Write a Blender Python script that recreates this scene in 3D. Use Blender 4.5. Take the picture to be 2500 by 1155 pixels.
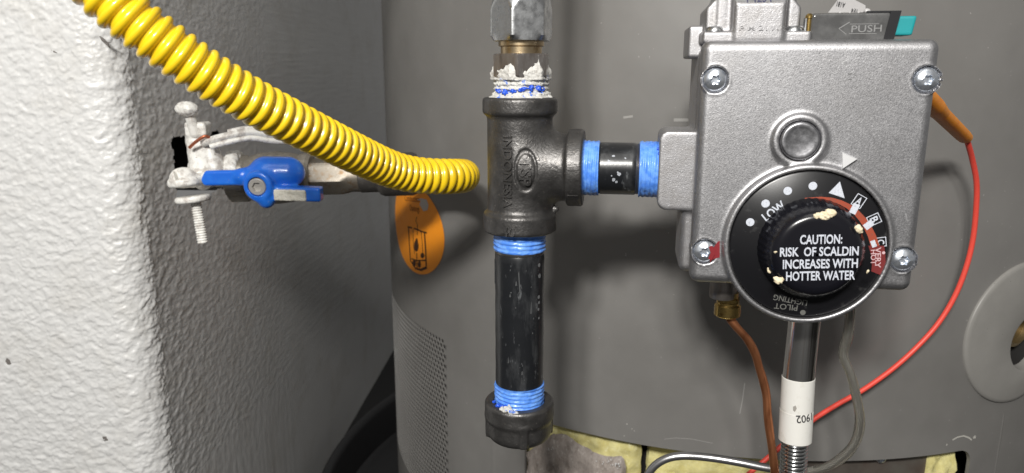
import bpy, math, random
import numpy as np
from mathutils import Matrix, Vector
random.seed(4); rng = np.random.default_rng(4)
for o in list(bpy.data.objects): bpy.data.objects.remove(o)
sc = bpy.context.scene
COL = sc.collection
# ------------------------------------------------------------------ camera, world, lamp, exposure
# all coordinates below are millimetres measured from the lens; FLOOR is the floor's height under it
FLOOR = -425.0
PITCH = math.radians(12.65); FPX = 1800.0
cam = bpy.data.cameras.new('camera'); co = bpy.data.objects.new('camera', cam); COL.objects.link(co)
co.location = (0, 0, -FLOOR*.001); co.rotation_euler = (math.pi/2-PITCH, 0, 0)
cam.sensor_width = 36; cam.lens = FPX/2500*36; cam.clip_start = .01; cam.clip_end = 20
cam.dof.use_dof = True; cam.dof.focus_distance = .305; cam.dof.aperture_fstop = 17
sc.camera = co
w = bpy.data.worlds.new('World'); sc.world = w; w.use_nodes = True
w.node_tree.nodes['Background'].inputs[0].default_value = (1.0, .985, .96, 1)
w.node_tree.nodes['Background'].inputs[1].default_value = .19
sc.view_settings.view_transform = 'Standard'; sc.view_settings.look = 'None'
sc.view_settings.exposure = 0; sc.view_settings.gamma = 1
def lamp(name, loc, aim, size, power, col):
    l = bpy.data.lights.new(name, 'AREA'); l.shape = 'DISK'; l.size = size; l.energy = power; l.color = col
    o = bpy.data.objects.new(name, l); COL.objects.link(o)
    o.location = Vector((loc[0], loc[1], loc[2]-FLOOR))*.001
    d = Vector(aim)-Vector(loc); o.rotation_euler = d.to_track_quat('-Z', 'Y').to_euler()
for lx, lz, pw in ((-225, 412, 5.0), (-130, 385, 4.3), (-40, 425, 2.2)):   # bank of small work lamps above the camera
    lamp('work_lamp', (lx, -450, lz), (20, 400, -70), .075, pw, (1, .975, .93))
lamp('overhead_fill', (60, -500, 1500), (60, 400, -60), .9, 4.0, (1, .97, .92))  # broad soft overhead lamp added as ambient fill, no fixture seen
# ------------------------------------------------------------------ pixel rays -> points in the place
CP, SP = math.cos(PITCH), math.sin(PITCH)
A = np.array
def ray(px, py):
    a = (px-1250)/FPX; b = (577.5-py)/FPX
    return A([a, CP+b*SP, -SP+b*CP])
def atY(px, py, Y): r = ray(px, py); return r*(Y/r[1])
def atD(px, py, d): return ray(px, py)*d           # d = depth along the lens axis
TX, TY, TR = 177.0, 660.0, 285.0                   # axis and radius of the heater
def tank(phi, z, off=0):
    return A([TX+(TR+off)*math.sin(phi), TY-(TR+off)*math.cos(phi), z])
def tank_hit(px, py, off=0):                       # (phi, z) where a ray meets the jacket
    r = ray(px, py); R = TR+off
    a = r[0]**2+r[1]**2; b = -2*(r[0]*TX+r[1]*TY); c = TX*TX+TY*TY-R*R
    d = max(b*b-4*a*c, 0); t = (-b-math.sqrt(d))/(2*a); p = r*t
    return math.atan2(p[0]-TX, TY-p[1]), p[2]
def on_tank(px, py, off=0):
    ph, z = tank_hit(px, py, off); return tank(ph, z, off)
# valve frame: origin on the front of the cover, x right, y into the heater, z up
YAW = math.radians(9); EX = A([math.cos(YAW), -math.sin(YAW), 0]); EY = A([math.sin(YAW), math.cos(YAW), 0])
PX0, PY0 = 3.3, 309.0                              # axis of the upright pipe
BZ = -39.2                                         # height of the branch axis
VO = A([PX0, PY0, 0])+EX*118-EY*25+A([0, 0, -38])
def VL(px, py, dep=0):                             # local (u, v) on the plane dep mm behind the front
    r = ray(px, py); p0 = VO+EY*dep; t = p0.dot(EY)/r.dot(EY); p = r*t-VO
    return p.dot(EX), p[2]
def VW(u, dep, v): return VO+EX*u+EY*dep+A([0, 0, v])
def VP(px, py, dep=0): u, v = VL(px, py, dep); return VW(u, dep, v)
def zof(py, Y, px=1270): return atY(px, py, Y)[2]
def tbr(px, off=0):                                # distance along the branch axis for a pixel column
    r = ray(px, 410); k = r[0]/r[1]
    return (k*(PY0-off)-PX0)/(EX[0]-k*EX[1])
# ------------------------------------------------------------------ object helpers
def tag(o, label=None, cat=None, group=None, kind=None):
    for k, v in (('label', label), ('category', cat), ('group', group), ('kind', kind)):
        if v: o[k] = v
    return o
def to_m(p): return Vector((p[0]*.001, p[1]*.001, (p[2]-FLOOR)*.001))
ROOT = {}
def thing(name, loc, label, cat, group=None):
    o = bpy.data.objects.new(name, None); COL.objects.link(o); o.location = to_m(loc)
    o.empty_display_size = .01
    ROOT[o.name] = A(loc, float); return tag(o, label, cat, group)
def mesh(name, geo, m, parent=None, sharp=40, loc=None):
    V, F = geo
    V = np.asarray(V, float).reshape(-1, 3)
    base = A([0, 0, 0.])
    if parent is not None:
        p = parent
        while p.parent: p = p.parent
        base = ROOT.get(p.name, A([0, 0, FLOOR]))
    elif loc is not None: base = A(loc, float)
    else: base = V.mean(0)
    me = bpy.data.meshes.new(name)
    me.from_pydata(((V-base)*.001).tolist(), [], [list(map(int, f)) for f in F])
    me.polygons.foreach_set('use_smooth', [True]*len(me.polygons))
    if sharp and sharp < 180: me.set_sharp_from_angle(angle=math.radians(sharp))
    me.materials.append(m); me.update()
    o = bpy.data.objects.new(name, me); COL.objects.link(o)
    if parent is not None: o.parent = parent
    else: o.location = to_m(base); ROOT[o.name] = base
    return o
def join(*gs):
    V = []; F = []; n = 0
    for v, f in gs:
        v = np.asarray(v, float).reshape(-1, 3); V.append(v); F += [[i+n for i in q] for q in f]; n += len(v)
    return np.vstack(V), F
def frame(d):
    d = A(d, float); d = d/np.linalg.norm(d)
    up = A([0, 0, 1.]) if abs(d[2]) < .9 else A([0, -1., 0])
    x = np.cross(up, d); x /= np.linalg.norm(x); y = np.cross(d, x); return x, y, d
def lathe(prof, org, d, n=48, rfun=None, caps=True, x=None):
    ex, ey, ed = frame(d)
    if x is not None: ex = A(x, float); ex = ex-ed*ex.dot(ed); ex /= np.linalg.norm(ex); ey = np.cross(ed, ex)
    V = []; F = []; org = A(org, float)
    for r, h in prof:
        for k in range(n):
            t = 2*math.pi*k/n; rr = rfun(r, h, t) if rfun else r
            V.append(org+ed*h+(ex*math.cos(t)+ey*math.sin(t))*rr)
    m = len(prof)
    for i in range(m-1):
        for k in range(n):
            k2 = (k+1) % n; F.append([i*n+k, i*n+k2, (i+1)*n+k2, (i+1)*n+k])
    if caps:
        F.append(list(range(n))[::-1]); F.append([(m-1)*n+k for k in range(n)])
    return A(V), F
def hexr(rc, rot):                                 # radius limit of a hexagon of corner radius rc
    ap = rc*math.cos(math.pi/6)
    def f(r, h, t):
        a = ((t-rot) % (math.pi/3))-math.pi/6
        return min(r, ap/math.cos(a))
    return f
def catmull(P, step=1.0):
    P = [A(p, float) for p in P]; Q = [2*P[0]-P[1]]+P+[2*P[-1]-P[-2]]; out = []
    for i in range(1, len(Q)-2):
        p0, p1, p2, p3 = Q[i-1:i+3]
        for t in np.linspace(0, 1, 160, endpoint=False):
            out.append(.5*((2*p1)+(-p0+p2)*t+(2*p0-5*p1+4*p2-p3)*t*t+(-p0+3*p1-3*p2+p3)*t**3))
    out.append(P[-1]); out = A(out)
    s = np.r_[0, np.cumsum(np.linalg.norm(np.diff(out, axis=0), axis=1))]
    n = max(2, int(round(s[-1]/step))+1); ss = np.linspace(0, s[-1], n)
    return np.stack([np.interp(ss, s, out[:, k]) for k in range(3)], 1), ss
def smooth_path(pts, win):
    p, s = pts; k = max(1, int(win/(s[1]-s[0]))); c = np.ones(2*k+1)/(2*k+1)
    for _ in range(3): p = np.stack([np.convolve(np.pad(p[:, j], k, mode='reflect', reflect_type='odd'), c, 'valid') for j in range(3)], 1)
    s2 = np.r_[0, np.cumsum(np.linalg.norm(np.diff(p, axis=0), axis=1))]; u = np.linspace(0, s2[-1], len(p))
    return np.stack([np.interp(u, s2, p[:, j]) for j in range(3)], 1), u
def tube(P, r, n=16, step=1.0, caps=True, pts=None, xr=None):
    path, ss = (catmull(P, step) if pts is None else pts)
    T = np.gradient(path, axis=0); T /= np.linalg.norm(T, axis=1)[:, None]
    x, y, _ = frame(T[0]); V = []
    for i, p in enumerate(path):
        x = x-T[i]*x.dot(T[i]); x /= np.linalg.norm(x); y = np.cross(T[i], x)
        rr = r(ss[i]) if callable(r) else r
        for k in range(n):
            t = 2*math.pi*k/n
            q = xr(ss[i], t) if xr else 1.0
            V.append(p+(x*math.cos(t)+y*math.sin(t))*rr*q)
    m = len(path); F = [[i*n+k, i*n+(k+1) % n, (i+1)*n+(k+1) % n, (i+1)*n+k] for i in range(m-1) for k in range(n)]
    if caps: F.append(list(range(n))[::-1]); F.append([(m-1)*n+k for k in range(n)])
    return A(V), F
def surfnet(f, lo, hi, h):                         # surface of a distance field
    lo = A(lo, float); hi = A(hi, float); n = np.ceil((hi-lo)/h).astype(int)+1
    X, Y, Z = np.meshgrid(*[lo[k]+h*np.arange(n[k]) for k in range(3)], indexing='ij')
    v = f(X, Y, Z); s = v < 0
    cn = [(i, j, k) for i in (0, 1) for j in (0, 1) for k in (0, 1)]
    sl = lambda a, c: a[c[0]:n[0]-1+c[0], c[1]:n[1]-1+c[1], c[2]:n[2]-1+c[2]]
    cnt = sum(sl(s, c).astype(np.int8) for c in cn); mask = (cnt > 0) & (cnt < 8)
    ids = -np.ones(mask.shape, int); I = np.argwhere(mask); ids[mask] = np.arange(len(I))
    acc = np.zeros((len(I), 3)); num = np.zeros(len(I))
    for a in cn:
        for ax in range(3):
            if a[ax]: continue
            b = list(a); b[ax] = 1
            va = sl(v, a)[mask]; vb = sl(v, b)[mask]; cr = (va < 0) != (vb < 0)
            t = np.where(cr, va/np.where(cr, va-vb, 1), 0)
            p = np.tile(A(a, float), (len(I), 1)); p[:, ax] = t
            acc[cr] += p[cr]; num[cr] += 1
    V = lo+h*(I+acc/num[:, None]); F = []
    for ax in range(3):
        u, w_ = (ax+1) % 3, (ax+2) % 3
        a = [slice(None)]*3; b = [slice(None)]*3; a[ax] = slice(0, -1); b[ax] = slice(1, None)
        E = np.argwhere(s[tuple(a)] != s[tuple(b)])
        E = E[(E[:, u] > 0) & (E[:, w_] > 0) & (E[:, u] < n[u]-1) & (E[:, w_] < n[w_]-1)]
        q = []
        for du, dw in ((-1, -1), (0, -1), (0, 0), (-1, 0)):
            c = E.copy(); c[:, u] += du; c[:, w_] += dw; q.append(ids[c[:, 0], c[:, 1], c[:, 2]])
        q = np.stack(q, 1); flip = ~s[E[:, 0], E[:, 1], E[:, 2]]
        q[flip] = q[flip][:, ::-1]; F += q.tolist()
    return V, F
def smin(a, b, k):
    h = np.clip(.5+.5*(b-a)/k, 0, 1); return b+(a-b)*h-k*h*(1-h)
def smax(a, b, k): return -smin(-a, -b, k)
def sbox(X, Y, Z, c, hs, r):
    qx, qy, qz = abs(X-c[0])-hs[0]+r, abs(Y-c[1])-hs[1]+r, abs(Z-c[2])-hs[2]+r
    return np.sqrt(np.maximum(qx, 0)**2+np.maximum(qy, 0)**2+np.maximum(qz, 0)**2)+np.minimum(np.maximum(qx, np.maximum(qy, qz)), 0)-r
def scyl(X, Y, Z, a, b, R, r=0):
    a = A(a, float); b = A(b, float); d = b-a; L = np.linalg.norm(d); d /= L
    px, py, pz = X-a[0], Y-a[1], Z-a[2]; t = px*d[0]+py*d[1]+pz*d[2]
    rad = np.sqrt(np.maximum(px*px+py*py+pz*pz-t*t, 0)); q1 = rad-R+r; q2 = abs(t-L/2)-L/2+r
    return np.sqrt(np.maximum(q1, 0)**2+np.maximum(q2, 0)**2)+np.minimum(np.maximum(q1, q2), 0)-r
def scap(X, Y, Z, a, b, R):
    a = A(a, float); b = A(b, float); d = b-a; dd = d.dot(d)
    px, py, pz = X-a[0], Y-a[1], Z-a[2]; t = np.clip((px*d[0]+py*d[1]+pz*d[2])/dd, 0, 1)
    return np.sqrt((px-t*d[0])**2+(py-t*d[1])**2+(pz-t*d[2])**2)-R
def vnoise(x, y, seed=0):                          # 2-D gradient noise
    xi = np.floor(x).astype(int); yi = np.floor(y).astype(int); xf = x-xi; yf = y-yi
    def g(i, j):
        h = (i*374761393+j*668265263+seed*1442695041) & 0x7fffffff
        h = ((h ^ (h >> 13))*1274126177) & 0x7fffffff
        a = (h & 0xffff)/65536.*2*np.pi; return np.cos(a), np.sin(a)
    u = xf*xf*xf*(xf*(xf*6-15)+10); v = yf*yf*yf*(yf*(yf*6-15)+10); r = []
    for dj in (0, 1):
        for di in (0, 1):
            gx, gy = g(xi+di, yi+dj); r.append(gx*(xf-di)+gy*(yf-dj))
    return ((r[0]*(1-u)+r[1]*u)*(1-v)+(r[2]*(1-u)+r[3]*u)*v)*1.4
def fbm(x, y, o=4, seed=0): return sum(vnoise(x*2**k, y*2**k, seed+k)*.5**k for k in range(o))
def noise3(X, Y, Z, s):
    return (vnoise(X*s+Z*s*.7, Y*s-Z*s*.6, 1)+vnoise(Y*s+3.3, Z*s+X*s*.3, 2)+vnoise(Z*s+9.1, X*s-Y*s*.4, 3))/2
def text(s, bold=.0, ext=.0, res=3):               # lettering as mesh: (verts in units of cap height, faces)
    c = bpy.data.curves.new('t', 'FONT'); c.body = s; c.size = 1; c.offset = bold; c.extrude = ext; c.resolution_u = res
    o = bpy.data.objects.new('t', c); COL.objects.link(o)
    me = o.to_mesh(); V = A([v.co[:] for v in me.vertices]); F = [list(p.vertices) for p in me.polygons]
    o.to_mesh_clear(); bpy.data.objects.remove(o); bpy.data.curves.remove(c)
    V[:, 0] -= V[:, 0].min(); return V, F
CAPH = text('H')[0][:, 1].max()
def text_on(s, fn, p, q, h, bold=.0, lift=.05, ext=0, fit=True):
    """baseline from p to q in local (u, v), cap height h; fn(u, v, lift) gives the point"""
    V, F = text(s, bold, ext); p = A(p, float); q = A(q, float); d = q-p; L = np.linalg.norm(d); d /= L; e = A([-d[1], d[0]])
    sy = h/CAPH; sx = L/V[:, 0].max() if fit else sy
    W = []
    for x, y, z in V:
        uv = p+d*x*sx+e*y*sy; W.append(fn(uv[0], uv[1], lift+z*sy))
    return A(W), F
def strip(pts, wd, fn, lift=.05, closed=False):    # flat printed line of width wd in local (u, v)
    P = [A(p, float) for p in pts]; V = []; n = len(P)
    for i in range(n):
        a = P[i-1] if (i or closed) else P[i]; b = P[(i+1) % n] if (i < n-1 or closed) else P[i]
        t = b-a; t /= np.linalg.norm(t); e = A([-t[1], t[0]])*wd/2
        for k in (1, -1): V.append(fn(*(P[i]+k*e), lift))
    F = [[2*i, 2*i+1, (2*i+3) % (2*n), (2*i+2) % (2*n)] for i in range(n if closed else n-1)]
    return A(V), [f[::-1] for f in F]
def flat(poly, fn, lift=.05): return A([fn(u, v, lift) for u, v in poly]), [list(range(len(poly)))]
def disc(c, r, fn, lift=.05, n=24, ry=None):
    return flat([(c[0]+r*math.cos(2*math.pi*k/n), c[1]+(ry or r)*math.sin(2*math.pi*k/n)) for k in range(n)], fn, lift)
def boxg(lo, hi, fn=None):
    V = [(x, y, z) for x in (lo[0], hi[0]) for y in (lo[1], hi[1]) for z in (lo[2], hi[2])]
    F = [[0, 1, 3, 2], [4, 6, 7, 5], [0, 4, 5, 1], [2, 3, 7, 6], [0, 2, 6, 4], [1, 5, 7, 3]]
    return A([fn(*p) if fn else p for p in V]), F
# ------------------------------------------------------------------ materials (texture space in millimetres)
def M(name, base, rough=.5, metal=0., var=(), bump=(), coat=0., rvar=None, spec=.5, trans=0., sss=0., stretch=None, alpha=1., aniso=0):
    """var: (colour, size mm, low, high[, detail, kind]); bump: (size mm, height mm[, detail, kind])"""
    m = bpy.data.materials.new(name); m.use_nodes = True; nt = m.node_tree; N = nt.nodes; L = nt.links
    b = N['Principled BSDF']; b.inputs['Roughness'].default_value = rough; b.inputs['Metallic'].default_value = metal
    b.inputs['Base Color'].default_value = (*base, 1); b.inputs['Coat Weight'].default_value = coat
    b.inputs['Coat Roughness'].default_value = .12; b.inputs['Specular IOR Level'].default_value = spec
    b.inputs['Transmission Weight'].default_value = trans; b.inputs['Alpha'].default_value = alpha
    if sss: b.inputs['Subsurface Weight'].default_value = sss; b.inputs['Subsurface Radius'].default_value = (.001, .001, .001); b.inputs['Subsurface Scale'].default_value = 1
    tc = N.new('ShaderNodeTexCoord'); mp = N.new('ShaderNodeMapping'); mp.inputs['Scale'].default_value = [1000*(stretch[k] if stretch else 1) for k in range(3)]
    L.new(tc.outputs['Object'], mp.inputs[0])
    def tex(size, detail=4, kind='n'):
        if kind == 'v':
            t = N.new('ShaderNodeTexVoronoi'); t.inputs['Scale'].default_value = 1/size; L.new(mp.outputs[0], t.inputs['Vector']); return t.outputs['Distance']
        t = N.new('ShaderNodeTexNoise'); t.inputs['Scale'].default_value = 1/size; t.inputs['Detail'].default_value = detail
        t.inputs['Roughness'].default_value = .6; L.new(mp.outputs[0], t.inputs['Vector']); return t.outputs['Fac']
    def ramp(src, lo, hi):
        r = N.new('ShaderNodeMapRange'); r.inputs[1].default_value = lo; r.inputs[2].default_value = hi; L.new(src, r.inputs[0]); return r.outputs[0]
    cur = None
    for v in var:
        f = ramp(tex(v[1], *(v[4:] or (4,))), v[2], v[3]); x = N.new('ShaderNodeMix'); x.data_type = 'RGBA'
        L.new(f, x.inputs[0]); x.inputs[7].default_value = (*v[0], 1)
        if cur: L.new(cur, x.inputs[6])
        else: x.inputs[6].default_value = (*base, 1)
        cur = x.outputs[2]
    if cur: L.new(cur, b.inputs['Base Color'])
    if rvar:
        r = N.new('ShaderNodeMapRange'); r.inputs[1].default_value = .3; r.inputs[2].default_value = .7
        r.inputs[3].default_value = rvar[1]; r.inputs[4].default_value = rvar[2]; L.new(tex(rvar[0], 4), r.inputs[0]); L.new(r.outputs[0], b.inputs['Roughness'])
    nrm = None
    for s in bump:
        bp = N.new('ShaderNodeBump'); bp.inputs['Distance'].default_value = s[1]*.001; bp.inputs['Strength'].default_value = 1
        L.new(tex(s[0], *(s[2:] or (3,))), bp.inputs['Height'])
        if nrm: L.new(nrm, bp.inputs['Normal'])
        nrm = bp.outputs[0]
    if nrm: L.new(nrm, b.inputs['Normal'])
    return m
m_wall = M('wall_paint', (.69, .69, .685), .42, var=[((.60, .588, .562), 40, .5, .8), ((.55, .5, .45), 5, .74, .8)], bump=[(1.5, .10, 4), (.45, .02, 2)])
m_floor = M('floor_black', (.004, .004, .0045), .85, bump=[(3, .3)])
m_jacket = M('heater_paint', (.188, .182, .174), .42, var=[((.205, .199, .19), 45, .4, .7), ((.36, .35, .335), 2.2, .73, .78, 2), ((.16, .155, .147), 80, .45, .75)], bump=[(.5, .006, 2), (34, .7, 1)], rvar=(25, .36, .5))
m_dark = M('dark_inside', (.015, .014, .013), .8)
m_iron = M('cast_iron', (.128, .124, .121), .38, .78, var=[((.09, .087, .085), 6, .4, .65), ((.22, .205, .19), 1.4, .62, .72)], bump=[(.95, .16, 3), (2.6, .10, 2)], rvar=(4, .33, .50))
m_blackpipe = M('black_pipe_coating', (.012, .013, .015), .3, 0, var=[((.045, .047, .05), 7, .5, .68, 8), ((.32, .33, .33), 1.6, .70, .76, 6), ((.10, .105, .11), 3.0, .62, .7, 6)], bump=[(1.0, .03), (.4, .012)], stretch=(1, 1, .35), coat=.15)
m_thread = M('bare_thread', (.22, .21, .2), .32, .9, bump=[(.6, .05)])
m_tape = M('blue_sealant', (.085, .26, .83), .36, 0, var=[((.17, .39, .92), 3.2, .42, .62), ((.045, .12, .55), 1.6, .67, .76)], bump=[(1.2, .08), (.4, .03)], coat=.2)
m_tapeblue = M('deep_blue_sealant', (.015, .09, .62), .4, bump=[(.8, .1)])
m_dope = M('white_dope', (.60, .595, .565), .5, var=[((.55, .53, .48), 2.5, .55, .7), ((.07, .19, .66), 4.2, .56, .63, 4), ((.05, .045, .04), 1.8, .68, .73, 6)], bump=[(1.4, .35, 5), (.5, .12, 3)])
m_dope2 = M('smeared_dope', (.58, .57, .54), .5, var=[((.36, .335, .30), 2.2, .55, .7), ((.2, .17, .15), 1.8, .68, .76, 6)], bump=[(1.2, .3, 5), (.4, .1, 3)])
m_putty = M('cream_putty', (.80, .70, .50), .7, var=[((.62, .5, .3), 1.2, .5, .75)], bump=[(.6, .25, 4)])
m_zinc = M('zinc_plate', (.60, .61, .62), .30, 1, var=[((.40, .41, .42), 3, .45, .7, 6), ((.78, .79, .80), 1.0, .62, .75)], bump=[(.8, .03), (5, .06)], rvar=(3, .22, .45))
m_hexworn = M('worn_steel', (.34, .31, .29), .38, .9, var=[((.55, .53, .52), 1.0, .55, .7, 6), ((.2, .17, .15), 4, .5, .7)], bump=[(.7, .05), (4, .1)], stretch=(1, 1, .3))
m_brass = M('dull_brass', (.55, .43, .27), .33, 1, var=[((.42, .30, .16), 3, .5, .7)], bump=[(.6, .02)])
m_brassy = M('bright_brass', (.66, .46, .16), .25, 1, var=[((.35, .2, .06), 2, .55, .75)], bump=[(.5, .02)])
m_alu = M('cast_aluminium', (.47, .468, .482), .46, .95, var=[((.38, .375, .38), 22, .45, .75, 5), ((.40, .398, .41), 6, .4, .7, 5), ((.68, .68, .69), .55, .62, .74, 2), ((.26, .255, .27), .8, .62, .74, 3)], bump=[(.42, .062, 3), (1.5, .03, 2)], rvar=(.6, .36, .54))
m_alud = M('cast_aluminium_raw', (.41, .405, .415), .52, .92, var=[((.36, .35, .35), 5, .45, .7, 5), ((.78, .78, .8), .5, .62, .72, 2)], bump=[(.45, .09, 3), (2, .05, 2)])
m_btn = M('button_steel', (.42, .42, .44), .35, 1, var=[((.30, .3, .31), 3, .4, .7, 6)], bump=[(.5, .015), (4, .04)], rvar=(2, .28, .45))
m_screw = M('bright_screw', (.74, .78, .84), .30, .9, var=[((.50, .56, .66), 1, .5, .7)], bump=[(1, .015)])
m_dial = M('black_plastic', (.008, .008, .0095), .30, 0, var=[((.05, .05, .05), 5, .62, .75, 8), ((.5, .49, .46), .7, .74, .78, 4)], bump=[(.4, .01)])
m_knob = M('black_gloss_plastic', (.006, .006, .009), .22, var=[((.3, .29, .27), .8, .745, .78, 4)], bump=[(.4, .006)])
m_white = M('white_print', (.60, .63, .70), .5, var=[((.42, .44, .5), .6, .52, .66)])
m_grey = M('faded_print', (.13, .13, .12), .5)
m_redprint = M('red_print', (.34, .06, .028), .5, var=[((.25, .07, .045), 1, .5, .7)])
m_maroon = M('dark_red_print', (.17, .022, .022), .45)
m_redink = M('red_paint_dab', (.22, .022, .028), .35)
m_teal = M('teal_plastic', (.012, .27, .29), .45, bump=[(.5, .01)])
m_smoke = M('smoky_plastic', (.075, .075, .075), .16, 0, var=[((.12, .12, .12), 6, .4, .7)], coat=.4)
m_smokeline = M('moulded_edge', (.24, .24, .24), .25)
m_black = M('black_moulding', (.01, .01, .012), .4)
m_label = M('paper_label', (.74, .73, .69), .5, var=[((.62, .6, .54), 5, .55, .75), ((.4, .38, .33), 2, .74, .8)], bump=[(3, .05)])
m_flag = M('pale_film', (.46, .45, .45), .3, bump=[(4, .08)])
m_ink = M('black_ink', (.02, .02, .022), .55)
m_chrome = M('chromed_tube', (.90, .89, .87), .20, .97, bump=[(1.6, .04)], var=[((.30, .28, .26), 2.0, .54, .66, 2), ((.55, .46, .36), 1.4, .60, .68, 2)], stretch=(1, 1, .012))  # lengthwise dark and brown streaks paint reflections into the colour
m_flex = M('flex_steel', (.62, .63, .63), .22, 1, bump=[(.5, .01)])
m_copper = M('copper_tube', (.46, .185, .085), .36, .85, var=[((.28, .10, .045), 5, .45, .7), ((.62, .32, .2), 1.5, .68, .75)], bump=[(1.5, .04)], stretch=(1, 1, .4))
m_clear = M('clear_sleeve', (.80, .77, .68), .08, 0, bump=[(4, .10)], trans=.92)
m_steelt = M('steel_capillary', (.52, .52, .53), .30, .95, bump=[(.8, .02)])
m_redwire = M('red_insulation', (.80, .085, .06), .42, bump=[(2, .02)], sss=.2)
m_orange = M('orange_boot', (.86, .30, .025), .42, var=[((.7, .2, .015), 6, .5, .8)], bump=[(2, .03)], sss=.2)
m_stick = M('orange_paper', (1.0, .335, .015), .42, bump=[(9, .25, 1)])
m_print = M('brown_print', (.05, .018, .006), .6)
m_pprint = M('faint_print', (.55, .17, .015), .6)
m_film = M('torn_film', (.5, .46, .43), .3)
m_yellow = M('yellow_coating', (.88, .60, .014), .30, 0, var=[((.80, .52, .010), 14, .45, .7), ((.70, .58, .22), 3, .70, .80, 6)], bump=[(2.5, .05, 2)], coat=.4)
m_yscuff = M('scuffed_film', (.62, .6, .5), .35)
m_blue = M('blue_vinyl', (.014, .15, .74), .28, 0, var=[((.025, .20, .80), 6, .45, .7), ((.35, .42, .58), 2.2, .655, .74, 7)], bump=[(2, .05), (.5, .015)], coat=.4)
m_offw = M('chipped_white', (.72, .70, .62), .55, var=[((.42, .39, .32), 3, .5, .7)], bump=[(1, .15)])
m_paint = M('white_overpaint', (.84, .83, .79), .38, var=[((.50, .465, .43), 5, .48, .62, 6), ((.15, .12, .10), 2.4, .66, .72, 6)], bump=[(3, .3, 4), (.8, .06)])
m_gvalve = M('dusty_brass_body', (.27, .245, .21), .5, .4, var=[((.40, .37, .32), 5, .45, .68, 5), ((.18, .15, .12), 3, .60, .72)], bump=[(1.5, .08)])
m_nut = M('tarnished_nut', (.24, .215, .18), .46, .7, var=[((.20, .13, .07), 4, .52, .68, 6), ((.34, .32, .29), 1.5, .6, .72)], bump=[(1, .06)])
m_cu = M('bare_copper', (.52, .17, .09), .4, .7)
m_yel = M('yellow_insulation', (.74, .68, .32), .9, var=[((.60, .53, .20), 7, .4, .7, 6), ((.86, .81, .48), 3, .58, .75)], bump=[(5, .9, 4), (1.0, .15, 3)], sss=.15)
m_brown = M('grey_foam', (.36, .315, .285), .5, var=[((.20, .165, .14), 6, .45, .7, 6), ((.52, .48, .44), 2.2, .58, .70, 6)], bump=[(4, 2.2, 6), (.9, .3)], stretch=(1, 1, .45))
m_glint = M('foil_flake', (.85, .85, .84), .3, .3)
m_plate = M('burner_plate', (.17, .155, .135), .45, .4, var=[((.13, .10, .085), 14, .4, .7)], bump=[(2, .03)])
m_ring = M('ring_plastic', (.265, .257, .242), .42, var=[((.24, .233, .219), 20, .4, .7), ((.05, .045, .04), 1.6, .755, .77, 2)], bump=[(.4, .006)])
m_spig = M('old_brass', (.25, .19, .10), .45, .8, bump=[(.8, .1)])

# ------------------------------------------------------------------ wall with rounded corner (structure)
WA = math.radians(3.2)                              # the side face runs back and to the right
CX, CY, CR = -222.0, 420.0, 18.0
dS = A([math.sin(WA), math.cos(WA)]); WF = math.radians(3); dF = A([-math.cos(WF), math.sin(WF)])
nF = A([-math.sin(WF), -math.cos(WF)]); nS = A([math.cos(WA), -math.sin(WA)])
corner = A([CX, CY]); cen = corner+dF*CR+dS*CR
def wall_pt(s):                                      # s<0 front face, 0..arc, then side face
    arc = CR*math.pi/2
    if s < 0: p = cen+nF*CR+dF*(-s); n = nF
    elif s <= arc:
        t = s/CR; n = nF*math.cos(t)+nS*math.sin(t); p = cen+n*CR
    else: p = cen+nS*CR+dS*(s-arc); n = nS
    return p, n
def side_s(px, py):                                  # (s, z) on the side face for a pixel
    r = ray(px, py); p0 = cen+nS*CR; t = p0.dot(nS)/(r[:2].dot(nS)); q = r*t
    return (q[:2]-p0).dot(dS)+CR*math.pi/2, q[2]
S = np.r_[-900, -600, -400, -300, -200, np.arange(-150, 30, .68), np.arange(30, 240, 1.3), np.arange(244, 900, 12)]
Zs = np.r_[FLOOR, -345, np.arange(-320, -276, 3), np.arange(-275, 60, .68), np.arange(61, 90, 3), 100, 150, 220, 300, 450]
GS, GZ = np.meshgrid(S, Zs, indexing='ij')
wob = .9*vnoise(GS/6, GZ/6, 40); wo2 = .9*vnoise(GS/6+9, GZ/6+5, 41)
n1 = fbm((GS+wob)/8.0, (GZ+wo2)/6.0, 3, 3); n2 = fbm((GS-wo2)/4.6, (GZ+wob)/3.4, 3, 11); n3 = fbm(GS/1.9, GZ/1.6, 3, 21)
H = .42*np.tanh(n1*5.5)+.34*np.tanh(n2*5.0)-.55*np.exp(-((n1+.06)/.05)**2)*np.clip(.5+1.5*n2, 0, 1)-.30*np.exp(-((n2+.1)/.05)**2)+.13*n3
H -= .75*np.exp(-((GS+75)/1.6)**2-((GZ+132)/1.1)**2)
amp = np.where(GS < 0, .52, np.where(GS < 30, .60, np.interp(GS, [30, 80, 200], [.36, .20, .10]))); H = H*amp
P0 = A([wall_pt(s)[0] for s in S]); N0 = A([wall_pt(s)[1] for s in S])
WV = np.stack([P0[:, 0][:, None]+N0[:, 0][:, None]*H, P0[:, 1][:, None]+N0[:, 1][:, None]*H, GZ], 2)
hl, hz1 = side_s(417, 336); hr = side_s(545, 430)[0]; hz0 = side_s(420, 505)[1]
ni, nj = GS.shape; idx = np.arange(ni*nj).reshape(ni, nj); jag = 2.2*vnoise(GZ/4, GS/9, 77)+1.2*vnoise(GZ/1.7, GS/1.7, 78)
cell = np.ones((ni-1, nj-1), bool)
ins = (GS > hl+jag) & (GS < hr+jag) & (GZ > hz0+jag) & (GZ < hz1+.5*jag)
cell &= ~(ins[:-1, :-1] & ins[1:, 1:])
q = np.stack([idx[:-1, :-1], idx[1:, :-1], idx[1:, 1:], idx[:-1, 1:]], 2)[cell]
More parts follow.
